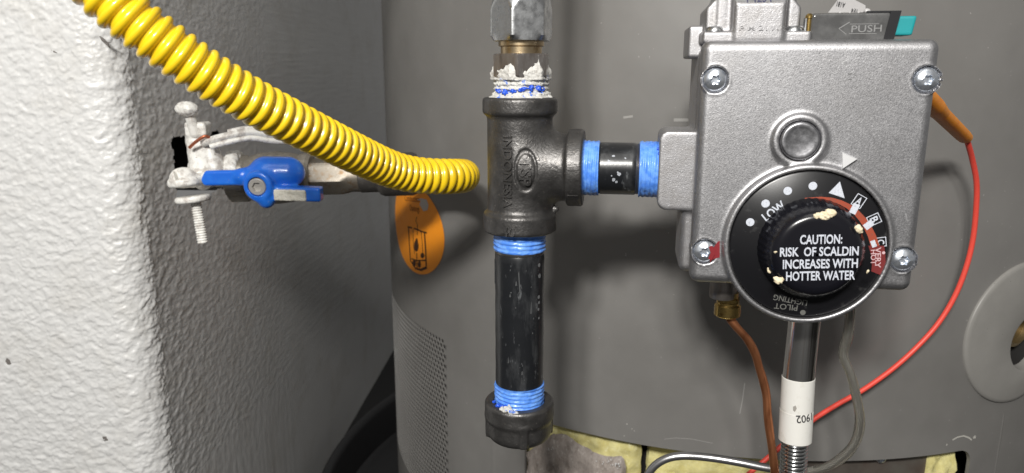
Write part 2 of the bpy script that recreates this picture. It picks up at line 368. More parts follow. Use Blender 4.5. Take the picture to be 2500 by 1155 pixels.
wall = tag(mesh('wall', (WV.reshape(-1, 3), q.tolist()), m_wall, sharp=180, loc=(CX, CY, FLOOR)), kind='structure')
def side_w(s, z, dep): p = cen+nS*CR+dS*(s-CR*math.pi/2)-nS*dep; return A([p[0], p[1], z])
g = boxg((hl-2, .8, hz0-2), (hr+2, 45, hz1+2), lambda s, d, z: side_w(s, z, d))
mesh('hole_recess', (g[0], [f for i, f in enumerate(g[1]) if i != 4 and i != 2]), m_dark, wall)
def front_w(px, py, l=.35):
    r = ray(px, py); p0 = cen+nF*CR; t = p0.dot(nF)/(r[:2].dot(nF)); q = r*t; return q+A([nF[0], nF[1], 0])*l
m_chipd = M('exposed_plaster', (.17, .155, .145), .8, bump=[(.5, .2)])
for cpx in ([(243, 88), (252, 93), (262, 103), (268, 118), (259, 109), (249, 100)], [(247, 97), (258, 101), (272, 104), (262, 106)], [(17, 874), (24, 879), (28, 888), (20, 890), (14, 882)], [(250, 1066), (260, 1065), (264, 1075), (255, 1076)], [(126, 122), (134, 125), (141, 130), (132, 128)]):
    P_ = [front_w(*p) for p in cpx]; n_ = len(P_)
    mesh('paint_chip', (P_+[p-A([nF[0], nF[1], 0])*.8 for p in P_], [list(range(n_))]+[[i, n_+i, n_+(i+1) % n_, (i+1) % n_] for i in range(n_)]), m_chipd, wall)
# floor
g = boxg((-1500, -900, FLOOR-20), (1500, 1800, FLOOR))
tag(mesh('floor', g, m_floor, loc=(0, 0, FLOOR), sharp=30), kind='structure')

# ------------------------------------------------------------------ water heater
ZT = 620.0
ZO = -213.0
phL = tank_hit(1281, 1130)[0]; phR = tank_hit(2368, 1130)[0]
pp1 = tank_hit(1090, 900)[0]; pp0 = pp1-math.radians(44); pz1, pz0 = -182.0, -320.0
heater = thing('water_heater', (TX, TY, FLOOR), 'tall grey water heater with a perforated vent panel, standing behind the gas valve', 'water heater')
pdh, zdh = tank_hit(2506, 832)
PH = sorted(set(list(np.radians(np.arange(-180, 180, 1.5)))+[phL, phR, pp0, pp1, pdh-.062, pdh+.062])); PH = [p for i, p in enumerate(PH) if i == 0 or p-PH[i-1] > 1e-4 or p in (phL, phR, pp0, pp1, pdh-.062, pdh+.062)]
ZZ = [FLOOR, -345, pz0, -300, -260, ZO, -200, pz1]+sorted([zdh-17.6, zdh+17.6]+list(np.arange(-160, ZT+1, 30)))
V = [tank(p, z) for p in PH for z in ZZ]; F = []; nz = len(ZZ)
for i in range(len(PH)):
    j = (i+1) % len(PH); pm = PH[i]+.0005
    for k in range(nz-1):
        zm = (ZZ[k]+ZZ[k+1])/2
        if phL <= pm < phR and -345 < zm < ZO: continue
        if pdh-.062 <= pm < pdh+.061 and abs(zm-zdh) < 17.6: continue
        if pp0 <= pm < pp1 and pz0 < zm < pz1: continue
        F.append([i*nz+k, j*nz+k, j*nz+k+1, i*nz+k+1])
n0 = len(V)                                          # rounded top corners of the access opening, returned lip
cr = 9.0
for ph, sg in ((phR, -1), (phL, 1)):
    b0 = len(V); V.append(tank(ph, ZO))
    for t in np.linspace(0, math.pi/2, 9): V.append(tank(ph+sg*(cr-cr*math.sin(t))/TR, ZO-(cr-cr*math.cos(t))))
    for i in range(1, 9): F.append([b0, b0+i, b0+i+1] if sg < 0 else [b0, b0+i+1, b0+i])
def lip(path):
    b0 = len(V)
    for ph, z in path: V.append(tank(ph, z)); V.append(tank(ph, z, -2.2))
    for i in range(len(path)-1): F.append([b0+2*i, b0+2*i+2, b0+2*i+3, b0+2*i+1])
cA = [(phR-(cr-cr*math.sin(t))/TR, ZO-(cr-cr*math.cos(t))) for t in np.linspace(0, math.pi/2, 9)]
lip([(phL, -345), (phL, ZO)]+[(p, ZO) for p in np.linspace(phL, phR-cr/TR, 30)]+cA+[(phR, -345)])
b0 = len(V); V.append(A([TX, TY, ZT]))
top = [i*nz+nz-1 for i in range(len(PH))]
for i in range(len(PH)): F.append([b0, top[i], top[(i+1) % len(PH)]])
mesh('jacket', (V, F), m_jacket, heater, sharp=30)
pit = 4.2; V = []; F = []
rows = int(round((pz1-pz0)/(pit*.866))); dzr = (pz1-pz0)/rows; cols = int((pp1-pp0)*TR/pit)
for j in range(rows):
    z0 = pz0+j*dzr
    for i in range(-1, cols):
        s0 = pp0*TR+(i+.5*(j % 2))*pit; s1 = s0+pit
        s0 = max(s0, pp0*TR); s1 = min(s1, pp1*TR)
        if s1-s0 < pit*.4: continue
        if s1-s0 < pit*.95:
            b = len(V); V += [tank(s0/TR, z0), tank(s1/TR, z0), tank(s1/TR, z0+dzr), tank(s0/TR, z0+dzr)]; F.append([b, b+1, b+2, b+3]); continue
        sm, zm, hx, hzz = (s0+s1)/2, z0+dzr/2, pit/2, dzr/2; b = len(V)
        for cx_, cz_ in ((1, 0), (1, 1), (0, 1), (-1, 1), (-1, 0), (-1, -1), (0, -1), (1, -1)): V.append(tank((sm+cx_*hx)/TR, zm+cz_*hzz))
        for d_, rr in ((0, 1.64), (-.6, 1.55)):
            for k in range(8): t = k*math.pi/4; V.append(tank((sm+rr*math.cos(t))/TR, zm+rr*math.sin(t), d_))
        for k in range(8):
            k2 = (k+1) % 8; F.append([b+k, b+k2, b+8+k2, b+8+k]); F.append([b+8+k, b+8+k2, b+16+k2, b+16+k])
mesh('perforated_panel', (V, F), m_jacket, heater, sharp=30)
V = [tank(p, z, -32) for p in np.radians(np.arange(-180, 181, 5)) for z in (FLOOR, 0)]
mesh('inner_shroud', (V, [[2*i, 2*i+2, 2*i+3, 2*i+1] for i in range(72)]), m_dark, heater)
# folded seams of the jacket
for pxa, pya, pyb, wd in ((1203, 900, 1154, 2.2), (2452, 1010, 1154, .8)):
    pa, za = tank_hit(pxa, pya); pb, zb = tank_hit(pxa, pyb); sg = 1 if wd > 1 else -1
    V = []; zz = np.linspace(za, FLOOR+10, 12)
    for z in zz:
        for k, (dx, h) in enumerate(((-wd, .02), (-wd*.5, .16), (wd*.5, .16), (wd, .02))): V.append(tank(pa+dx/TR, z, h))
    mesh('seam', (V, [[4*i+k, 4*i+k+1, 4*i+k+5, 4*i+k+4] for i in range(11) for k in range(3)]), m_jacket, heater, sharp=25)
# chipped paint on the jacket, lower right
def chip(pts, wd, m, nm='paint_chip'):
    hits = [tank_hit(*p) for p in pts]
    return strip([(p*TR, z) for p, z in hits], wd, lambda u, v, l: tank(u/TR, v, l), .12)
m_chip = M('bare_primer', (.50, .49, .45), .5)
def ragged(px0, py0, n, r, seed, sx=1, sy=1):
    R = random.Random(seed); p, z = tank_hit(px0, py0)
    poly = [(p*TR+sx*r*R.uniform(.55, 1)*math.cos(2*math.pi*k/n), z+sy*r*R.uniform(.55, 1)*math.sin(2*math.pi*k/n)) for k in range(n)]
    return flat(poly, lambda u, v, l: tank(u/TR, v, l), .12)
mesh('paint_chip', join(chip([(2325, 1074), (2338, 1067), (2352, 1064), (2364, 1068), (2372, 1074)], .9, m_chip), ragged(2379, 1067, 9, 1.4, 3), ragged(2311, 1086, 6, .7, 5)), m_chip, heater)
mesh('paint_chip', join(ragged(1531, 1035, 7, .55, 8), ragged(1543, 1047, 6, .42, 9), ragged(1549, 1052, 6, .35, 10), ragged(1524, 1064, 6, .45, 11)), m_chip, heater)
m_sc = M('jacket_scuff', (.32, .313, .30), .45)
for pts, wd in (([(1622, 1072), (1650, 1069), (1690, 1072), (1740, 1082)], .35), ([(1818, 935), (1813, 975), (1806, 1010)], .5), ([(1522, 287), (1545, 284)], 1.2), ([(1645, 293), (1685, 293)], 1.6)):
    mesh('scuff', chip(pts, wd, m_sc), m_sc, heater)
# burner plate behind the opening with its screw
pl = tank_hit(1975, 1130)[0]; pr = tank_hit(2264, 1130, -9)[0]
V = [tank(p, z, h) for p in np.linspace(pl, pr, 12) for z, h in ((-300, -9), (-190, -9))]+[tank(pr, z, -22) for z in (-300, -190)]
mesh('burner_plate', (V, [[2*i, 2*i+2, 2*i+3, 2*i+1] for i in range(12)]), m_plate, heater)
pc = on_tank(2150, 1117, -8); nn = A([pc[0]-TX, pc[1]-TY, 0]); nn /= np.linalg.norm(nn)
mesh('plate_screw', lathe([(3.1, 0), (3.1, .6), (2.8, 1.4), (1.8, 1.9), (1.5, 1.2), (.2, 1.2)], pc, nn, 24), m_screw, heater)
# insulation seen in the opening: pillowy slabs with their own edges
def slab(pa, pb, ztop, zb, off, bulge, seed, nx=46, nzv=34, rn=2.0):
    V = []
    for i in range(nx):
        u = i/(nx-1); p = pa+(pb-pa)*u; zt = ztop(u) if callable(ztop) else ztop
        for k in range(nzv):
            v = k/(nzv-1); z = zb+(zt-zb)*v
            e = min(1, min(u, 1-u)*nx/5.)*min(1, (1-v)*nzv/5.)
            s = p*TR
            V.append(tank(p, z, off+bulge*(math.sqrt(max(0, 1-(1-e)**2))-1)+float(fbm(A([s/9]), A([z/9]), 4, seed)[0])*rn))
    b = len(V); F = [[i*nzv+k, (i+1)*nzv+k, (i+1)*nzv+k+1, i*nzv+k+1] for i in range(nx-1) for k in range(nzv-1)]
    return A(V), F
def insul(name, label, m, px0, px1, py0, zb, off, bulge, seed, top=None, rn=3.2, cat='insulation'):
    pa = tank_hit(px0, 1120, off)[0]; pb = tank_hit(px1, 1120, off)[0]
    if top is None: zt = zof_t(py0, (px0+px1)/2, off)
    else: zt = lambda u: float(np.interp(u, [a for a, _ in top], [b for _, b in top]))
    t = thing(name, tank((pa+pb)/2, zb, off), label, cat)
    mesh('batt', slab(pa, pb, zt, zb, off, bulge, seed, rn=rn), m, t, sharp=60); return t
def zof_t(py, px, off): return tank_hit(px, py, off)[1]
insul('insulation_batt', 'pale yellow fibreglass batt in the heater opening, right behind the pipe cap', m_yel, 1262, 1560, 1010, -330, -9, 7, 5)
insul('insulation_batt', 'pale yellow fibreglass piece behind the bent steel capillary under the copper tube', m_yel, 1572, 1905, 1112, -330, -13, 8, 9, top=[(0, -252), (.08, -240), (.3, -238), (.5, -241), (.8, -246), (1, -250)])
insul('insulation_batt', 'shaded yellow fibreglass strip along the top edge of the heater opening', m_yel, 1575, 1990, 1010, -330, -20, 4, 29)
insul('insulation_batt', 'narrow yellow fibreglass piece at the right end of the heater opening', m_yel, 2268, 2338, 1080, -330, -7, 5, 14)
bt = [(1276, 1112), (1300, 1095), (1340, 1067), (1362, 1068), (1380, 1072), (1400, 1088), (1440, 1110), (1478, 1125), (1500, 1122), (1516, 1124), (1522, 1140), (1524, 1165)]
b_off = 3.0; pa_ = tank_hit(1276, 1120, b_off)[0]; pb_ = tank_hit(1524, 1120, b_off)[0]
topz = [((tank_hit(x, y, b_off)[0]-pa_)/(pb_-pa_), zof_t(y, x, b_off)) for x, y in bt]
fl = insul('insulation_flap', 'ragged brown grey foam flap hanging out of the opening below the pipe cap', m_brown, 1276, 1524, 0, -330, b_off, 5, 19, top=topz, rn=1.8)
R_ = random.Random(2); fk = []
for cx_, cy_, n_, sp in ((1345, 1097, 6, 9), (1482, 1127, 7, 12), (1505, 1135, 12, 12)):
    for _ in range(n_):
        px, py = R_.gauss(cx_, sp*.6), R_.gauss(cy_, sp*.35); p, z = tank_hit(px, py, b_off+1.6)
        r = R_.uniform(.25, .7); t = R_.uniform(0, 3)
        fk.append(flat([(p*TR+r*a*math.cos(t+k), z+r*1.3*a*math.sin(t+k)) for k, a in ((0, 1), (1.2, .5), (2.4, 1), (3.9, .4), (5, .9))], lambda u, v, l: tank(u/TR, v, b_off+1.7), 0))
o = mesh('foil_flakes', join(*fk), m_glint, fl); o['kind'] = 'stuff'

pan = thing('drain_pan', (TX, TY, FLOOR), 'black plastic drain pan with a rounded rim on the floor around the heater', 'pan')
mesh('pan_rim', lathe([(300, .5), (343, 1), (349, 4), (352, 40), (355, 46), (359, 47), (362, 44), (360, 36), (357, 1)], (TX, TY, FLOOR), (0, 0, 1), 160, caps=False), M('pan_plastic', (.012, .012, .013), .45, bump=[(4, .1)]), pan, sharp=50)

# ------------------------------------------------------------------ orange oval sticker
pl_, _ = tank_hit(967, 560); pr_, _ = tank_hit(1086, 580); zc1 = tank_hit(1027, 452)[1]; zc0 = tank_hit(1036, 677)[1]
sc_s, sc_z = (pl_+pr_)/2*TR, (zc1+zc0)/2; sa, sb = (pr_-pl_)/2*TR, (zc1-zc0)/2
FS = lambda u, v, l: tank((sc_s+u*sa)/TR, sc_z+v*sb, .35+l)
stick = thing('warning_sticker', tank(sc_s/TR, zc0, .4), 'bright orange oval sticker with a small heater drawing, stuck on the grey heater', 'sticker')
rim = [(math.cos(t), math.sin(t)) for t in np.linspace(0, 2*math.pi, 64, endpoint=False)]
V = [FS(0, 0, 0)]+[FS(a*k/4, b*k/4, 0) for k in range(1, 5) for a, b in rim]
F = [[0, 1+i, 1+(i+1) % 64] for i in range(64)]+[[1+64*k+i, 1+64*(k+1)+i, 1+64*(k+1)+(i+1) % 64, 1+64*k+(i+1) % 64] for k in range(3) for i in range(64)]
mesh('paper', (V, F), m_stick, stick)
def SU(cx_, cy_):                                    # crop pixels of the sticker view -> sticker coordinates
    p, z = tank_hit(950+cx_/5.02, 460+cy_/5.02); return ((p*TR-sc_s)/sa, (z-sc_z)/sb)
prs = []
for pts, wd in (([(235, 470), (345, 500), (395, 525), (470, 545)], .035), ([(345, 350), (335, 400), (355, 450), (352, 570)], .02), ([(245, 475), (255, 680), (268, 880), (330, 980), (400, 1000), (462, 975), (455, 760), (440, 540)], .045), ([(300, 500), (305, 700), (320, 800)], .02), ([(400, 530), (415, 700), (418, 790)], .02), ([(345, 790), (350, 990)], .035), ([(280, 860), (345, 885), (460, 880)], .03)):
    prs.append(strip([SU(*p) for p in pts], wd, FS, .1))
for c, a, b in (((340, 705), 28, 70), ((415, 822), 24, 34), ((315, 915), 22, 45), ((378, 930), 20, 42), ((345, 640), 14, 30)):
    prs.append(flat([SU(c[0]+a*math.cos(t), c[1]+b*math.sin(t)) for t in np.linspace(0, 2*math.pi, 16, endpoint=False)][::-1], FS, .13))
prs.append(flat([SU(*p) for p in ((345, 990), (400, 1005), (460, 985), (455, 955), (400, 980))][::-1], FS, .12))
mesh('printed_drawing', join(*prs), m_print, stick)
mesh('printed_words', join(text_on('Combustion', FS, SU(200, 150), SU(385, 170), .13, .01, .1), text_on('Openings', FS, SU(262, 268), SU(382, 290), .13, .01, .1)), M('sticker_ink', (.30, .09, .008), .6), stick)
mesh('torn_film', flat([SU(*p) for p in ((345, 140), (400, 120), (465, 135), (490, 200), (480, 262), (430, 280), (400, 230), (380, 200), (395, 150))][::-1], FS, .16), m_film, stick)

# ------------------------------------------------------------------ drain escutcheon, right edge
pD, zD = tank_hit(2488, 812); pH, zH = tank_hit(2506, 832); cD = tank(pD, zD); cH = tank(pH, zH); nD = A([math.sin(pH), -math.cos(pH), 0])
drain = thing('drain_ring', cD+A([0, 0, -42]), 'round grey plastic escutcheon ring around the brass drain outlet, right edge', 'ring')
V = []; n_ = 96; lv = [(0, 42.2, -1), (0, 42.2, .7), (0, 41.5, 1.5), (0, 39.5, 1.9), (.5, 0, 2.5), (1, 18.5, 2.9), (1, 17.3, 2.5), (1, 17, 1.6), (1, 17, -5)]
for f_, R1, l in lv:
    for k in range(n_):
        t = 2*math.pi*k/n_; pa_ = A([pD*TR+39.5*math.cos(t), zD+39.5*math.sin(t)]); pb_ = A([pH*TR+18.5*math.cos(t), zH+18.5*math.sin(t)])
        if R1 and f_ == 0: q_ = A([pD*TR+R1*math.cos(t), zD+R1*math.sin(t)])
        elif R1: q_ = A([pH*TR+R1*math.cos(t), zH+R1*math.sin(t)])
        else: q_ = (pa_+pb_)/2
        V.append(tank(q_[0]/TR, q_[1], l))
mesh('ring_cover', (V, [[i*n_+k, i*n_+(k+1) % n_, (i+1)*n_+(k+1) % n_, (i+1)*n_+k] for i in range(len(lv)-1) for k in range(n_)]), m_ring, drain, sharp=50)
mesh('hole_liner', lathe([(17.2, 1.5), (17.2, -30), (.5, -30)], cH, nD, 48, caps=False), m_dark, drain)
mesh('drain_spigot', lathe([(13.0, -29), (13.0, -10), (12.2, -6), (9.6, -4.4), (9.2, -8), (.5, -8)], cH+A([0, 0, 6.5]), nD, 40, caps=False), m_spig, drain)

# ------------------------------------------------------------------ black iron tee
PXY = A([PX0, PY0, 0])
z_t1 = zof(241, PY0-15.3); z_t2 = zof(284, PY0-15.3); z_b1 = zof(533, PY0-15.3); z_b2 = zof(582, PY0-15.3)
tA, tB = tbr(1388, 6), tbr(1429, 6)
tee = thing('pipe_tee', PXY+A([0, 0, z_b2]), 'black cast iron pipe tee with raised lettering joining the upright and side pipes', 'pipe fitting')
def f_tee0(X, Y, Z):
    bp = lambda t: PXY+EX*t+A([0, 0, BZ])
    a = scyl(X, Y, Z, (PX0, PY0, z_b2+1), (PX0, PY0, z_t1-1), 13.6, 1)
    b = scyl(X, Y, Z, bp(0), bp(tB-1), 13.9, 1)
    d = smin(a, b, 6.0)
    d = smin(d, scyl(X, Y, Z, (PX0, PY0, z_t2), (PX0, PY0, z_t1), 15.5, 1.3), 2.2)
    d = smin(d, scyl(X, Y, Z, (PX0, PY0, z_b2), (PX0, PY0, z_b1), 15.5, 1.3), 2.6)
    d = smin(d, scyl(X, Y, Z, bp(tA), bp(tB), 16.0, 1.1), 1.6)
    lump = A([PX0+15.2, PY0-3, z_b1+1.5])
    d = smin(d, np.sqrt((X-lump[0])**2+(Y-lump[1])**2+(Z-lump[2])**2)-1.4, 1)
    d = np.maximum(d, -scyl(X, Y, Z, (PX0, PY0, z_t1-6), (PX0, PY0, z_t1+9), 10.9))
    d = np.maximum(d, -scyl(X, Y, Z, (PX0, PY0, z_b2-9), (PX0, PY0, z_b2+6), 10.9))
    d = np.maximum(d, -scyl(X, Y, Z, bp(tB-6), bp(tB+9), 10.9))
    return d
def f_tee(X, Y, Z):
    d = f_tee0(X, Y, Z)
    # sunk oval round the maker's mark on the front
    ux = X-(PX0+2.2); uz = Z-zof(416, PY0-13.6)
    el = np.sqrt((ux/4.1)**2+(uz/7.7)**2)
    grv = (np.abs(el-1)*4.6-.42)
    return np.where(Y < PY0-6, d+.55*np.clip(1-np.maximum(grv, 0)/.35, 0, 1), d)
mesh('tee_body', surfnet(f_tee, (PX0-19, PY0-20, z_b2-3), (PX0+tB+4, PY0+20, z_t1+3), .5), m_iron, tee, sharp=60)
def FT(R):                                           # (arc mm, z) on the upright barrel's front
    return lambda u, v, l: A([PX0+(R+l)*math.sin(u/R), PY0-(R+l)*math.cos(u/R), v])
def FTb(u, v, l):                                    # on the casting's real front surface
    x, z, y = A([PX0+u]), A([v]), A([PY0-24.0])
    for _ in range(40): y = y+np.clip(f_tee0(x, y, z), -1, 3)*.8
    return A([x[0], y[0]-l, v])
uI = -5.2*1.02
zI0, zI1 = zof(331, PY0-12.6), zof(507, PY0-12.6)
mesh('raised_lettering', text_on('INDONESIA', FTb, (uI-1.6, zI0), (uI-1.6, zI1), 3.4, .012, .32, ext=.12), m_iron, tee, sharp=30)
uT = 2.2; zT0, zT1 = zof(382, PY0-13.6), zof(452, PY0-13.6)
mesh('raised_lettering', text_on('TSP', FTb, (uT-2.6, zT0), (uT-2.6, zT1), 4.6, .022, .34, ext=.11), m_iron, tee, sharp=30)
mesh('raised_lettering', text_on('40', FT(15.45), (-7.3, zof(577, PY0-15)), (-2.0, zof(577, PY0-15)), 3.7, .012, .3, ext=.12), m_iron, tee, sharp=30)
V = [(tB-6.4, 16.0)]
def FB(u, v, l):                                     # on the branch collar: u along the branch, v arc upward
    a = v/16.0; n = -EY*math.cos(a)+A([0, 0, 1])*math.sin(a); return PXY+EX*u+A([0, 0, BZ])+n*(16.0+l)
mesh('raised_lettering', join(*[boxg((tA+1.2, v-.18, -.2), (tB-1.4, v+.18, .22), FB) for v in (7.4, 3.5, 1.2, -10.5)]), m_iron, tee)

# ------------------------------------------------------------------ drip leg: pipe, taped threads, cap
z_k1 = zof(628, PY0-10.7); z_k2 = zof(958, PY0-10.7); z_cap = zof(1012, PY0-15.5); z_c0 = zof(1113, PY0-15.2)
def threads(r, L, pitch=1.8, amp=.45, seed=0, taper=0., n=12):
    m = max(4, int(L/pitch*n)); R = random.Random(seed); ph = R.random(); out = []
    for i in range(m+1):
        h = L*i/m; out.append((r+taper*h+amp*(2*abs(((h/pitch+ph) % 1)-.5)-.5), h))
    return out
def helix(r, L, pitch, amp, seed, org, d):           # thread crests under a brushed-on coat, ragged at one edge
    m = max(6, int(L/pitch*12)); prof = [(r, L*i/m) for i in range(m+1)]
    def f(r0, h, t):
        k = abs(((h/pitch+t/(2*math.pi)+seed*.37) % 1)-.5)*2-.5
        x, y = A([math.cos(t)*r]), A([math.sin(t)*r])
        return r0+amp*k*(1+.5*math.sin(2*t+h*.5+seed))+.30*float(noise3(x+seed*7, y, A([h]), .33)[0])+.22*float(noise3(x, y+seed*3, A([h]), 1.0)[0])
    return lathe(prof, org, d, 84, f)
drip = thing('drip_leg_pipe', PXY+A([0, 0, z_c0]), 'scratched black upright pipe below the tee with blue sealant and an iron end cap', 'pipe')
mesh('pipe_wall', lathe([(9.9, 0), (10.62, .5)]+[(10.65+.06*math.sin(i*1.7), .5+(z_k1-z_k2-1)*i/20) for i in range(21)]+[(10.62, z_k1-z_k2-.4), (9.9, z_k1-z_k2)], PXY+A([0, 0, z_k2]), (0, 0, 1), 64), m_blackpipe, drip, sharp=60)
mesh('bare_end', lathe([(9.6, -1), (10.3, -.6), (10.55, 0), (10.5, .9), (10.3, 1.5)], PXY+A([0, 0, z_k1]), (0, 0, 1), 48), m_thread, drip)
def wob(sd, a=.22): return lambda r, h, t: r+a*math.sin(3*t+h*1.3+sd)*math.sin(5*t-h*.8+sd*2)+.12*math.sin(9*t+h*3+sd)
mesh('thread_sealant', helix(11.1, z_b2+3-z_k1-.9, 1.8, .40, 1, PXY+A([0, 0, z_k1+.9]), (0, 0, 1)), m_tape, drip, sharp=70)
mesh('thread_sealant', helix(11.0, z_k2+.2-z_cap+6, 1.8, .42, 2, PXY+A([0, 0, z_cap-6]), (0, 0, 1)), m_tape, drip, sharp=70)
mesh('weld_flash', join(*[boxg((-.25, z, -.1), (.25, z+L, .28), lambda u, v, l: FT(10.65)(u-10.65*1.42, v, l)) for z, L in ((z_k1-14, 10), (z_k1-5, 2))]), m_blackpipe, drip)
spots = [flat([(u+r*math.cos(k*.9)*(1+.3*math.sin(k*2.3)), v+1.25*r*math.sin(k*.9)) for k in range(7)], FT(10.75), .04) for u, v, r in [(9.3, z_k1-4.4, .75), (9.6, z_k1-9.2, .85), (9.2, z_k1-18.5, .7), (9.4, z_k1-21, .6), (9.1, z_k1-24, .55), (9.4, z_k1-28, .5)]]
mesh('primer_spots', join(*spots), M('primer_grey', (.15, .155, .16), .4), drip)
scr = []
R_ = random.Random(11)
for _ in range(20):
    u = R_.choice([R_.gauss(-3, 3.5), R_.gauss(8.5, 1.2), R_.gauss(2, 3)]); v = R_.uniform(z_k2+2, z_k1-6); L = R_.choice([.6, .9, 1.4, 2.2, 4.5])*R_.uniform(.7, 1.3); wd_ = R_.uniform(.08, .42)
    if abs(u) < 14: scr.append(flat([(u-wd_, v+R_.uniform(-.4, .4)), (u+wd_, v), (u+wd_*R_.uniform(.3, 1), v+L), (u-wd_*R_.uniform(0, 1), v+L*R_.uniform(.8, 1))], FT(10.72), .03))
scr.append(flat([(-4.2, z_k1-16), (.2, z_k1-15.6), (.3, z_k1-15.0), (-4.0, z_k1-15.4)], FT(10.72), .04)); scr.append(flat([(-.2, z_k1-15.5), (.2, z_k1-15.5), (-.3, z_k1-6), (-.7, z_k1-7)], FT(10.72), .04))
mesh('scratches', join(*scr), M('scratched_steel', (.075, .078, .08), .4), drip)['kind'] = 'stuff'
Hc = z_cap-z_c0; zm = z_c0+Hc*.56
def f_cap(X, Y, Z):
    d = scyl(X, Y, Z, (PX0, PY0, zm), (PX0, PY0, z_cap), 15.6, 1.6)
    t = np.arctan2(X-PX0, -(Y-PY0)); rr = np.sqrt((X-PX0)**2+(Y-PY0)**2)
    body = smax(scyl(X, Y, Z, (PX0, PY0, z_c0-3), (PX0, PY0, zm+2), 14.7, 3.0), rr-14.7+(Z < zm)*0, .1)
    body = smax(body, np.sqrt((X-PX0)**2+(Y-PY0)**2+(Z-(z_c0+21.5))**2)-23.4, 2)
    d = smin(d, body, 1.5)
    for k in range(4):
        a = .12+k*math.pi/2; c = A([PX0+14.0*math.sin(a), PY0-14.0*math.cos(a)])
        tx, ty = math.cos(a), math.sin(a); du = (X-c[0])*tx+(Y-c[1])*ty; dn = (X-c[0])*math.sin(a)-(Y-c[1])*math.cos(a)
        rib = np.maximum(np.maximum(abs(du)-1.6, abs(dn)-1.35), np.maximum(Z-zm-2, z_c0+2.6-Z)); d = smin(d, rib, 1.2)
    return np.maximum(d, -scyl(X, Y, Z, (PX0, PY0, z_cap-7), (PX0, PY0, z_cap+9), 11.4))
cap = mesh('pipe_cap', surfnet(f_cap, (PX0-18, PY0-18, z_c0-5), (PX0+18, PY0+18, z_cap+2), .5), m_iron, drip, sharp=60)
def blob_patch(pts, r, seed, amp=.5, h=.3, sq=1):
    pts = [A(p, float) for p in pts]; P_ = A(pts); pad = max(r)+1.2
    def f(X, Y, Z):
        d = 1e3
        for p, rr in zip(pts, r): d = smin(d, np.sqrt((X-p[0])**2+((Y-p[1])/sq)**2+(Z-p[2])**2)-rr, .8) if not np.isscalar(d) else np.sqrt((X-p[0])**2+((Y-p[1])/sq)**2+(Z-p[2])**2)-rr
        return d-amp*noise3(X, Y, Z, 1.1)-.4*amp*noise3(X+7, Y, Z-3, 2.6)
    return surfnet(f, P_.min(0)-pad, P_.max(0)+pad, h)
q = lambda a, r, z: A([PX0+r*math.sin(a), PY0-r*math.cos(a), z])
mesh('dope_crumbs', blob_patch([q(-.62, 13.2, z_cap+.2), q(-.45, 13.6, z_cap+.3), q(-.25, 13.9, z_cap+.1), q(-.1, 14.1, z_cap), q(-.4, 12.4, z_cap+1)], [1.1, 1.4, 1.3, .8, 1.3], 3, .7), m_dope, cap)
mesh('blue_crumbs', blob_patch([q(-.9, 12.2, z_cap+.4), q(-.72, 12.3, z_cap+.9), q(-.55, 12, z_cap+1.4), q(-1.15, 12.2, z_cap+1)], [.9, .8, .8, .7], 4, .6), m_tapeblue, cap)

# ------------------------------------------------------------------ side nipple between tee and valve
t0_, t1_ = tB, tbr(1608, 6)
nip = thing('pipe_nipple', PXY+EX*(t0_+t1_)/2+A([0, 0, BZ-10.7]), 'short black pipe nipple with blue sealant joining the tee to the gas valve', 'pipe')
bo = lambda t: PXY+EX*t+A([0, 0, BZ])
ta, tb = tbr(1473, 8), tbr(1558, 8)
mesh('pipe_wall', lathe([(9.9, -1.5), (10.4, -.6), (10.6, 0)]+[(10.66, (tb-ta)*i/10) for i in range(11)]+[(10.3, tb-ta+.5), (9.9, tb-ta+1.5)], bo(ta), EX, 64), m_blackpipe, nip, sharp=60)
mesh('bare_end', join(lathe(threads(10.35, 2.2, .7, .3, 3), bo(ta-1.7), EX, 48), lathe(threads(10.35, 2.8, .7, .3, 4), bo(tb-.8), EX, 48)), m_thread, nip)
mesh('thread_sealant', helix(11.2, ta-t0_+.8, 1.8, .38, 5, bo(t0_-1.5), EX), m_tape, nip, sharp=70)
mesh('thread_sealant', helix(11.3, t1_-tb-.2, 1.8, .38, 6, bo(tb+1.7), EX), m_tape, nip, sharp=70)
FN = lambda u, v, l: bo(u)+(-EY*math.cos(v/10.7)+A([0, 0, 1])*math.sin(v/10.7))*(10.7+l)
tm = (ta+tb)/2; R_ = random.Random(5); sp = []
for u, v, r in ((tm+.8, -1.0, .9), (tm-1.4, -3.1, 1.0), (tm-.3, -4.2, .8), (tm-3.5, 4.2, .9), (tm+.2, -.2, .5), (tm-2.2, -1.6, .4), (tm+3, 5.6, .5), (tm-1.8, 6.5, .7), (tm-4, 2.9, .35)):
    n_ = 9; sp.append(flat([(u+r*R_.uniform(.5, 1)*math.cos(k*2*math.pi/n_), v+r*R_.uniform(.5, 1)*math.sin(k*2*math.pi/n_)) for k in range(n_)], FN, .05))
mesh('paint_specks', join(*sp), M('speck_grey', (.36, .38, .42), .5), nip)
mesh('blue_crumbs', blob_patch([bo(t1_-.6)+A([0, -7.0, 9.2]), bo(t1_-.4)+A([0, -11.3, 2]), bo(t1_-.4)+A([0, -10.6, -5]), bo(t1_-.5)+A([0, -8.8, 7.5])], [.7, .5, .5, .7], 4, .5), m_tapeblue, nip)

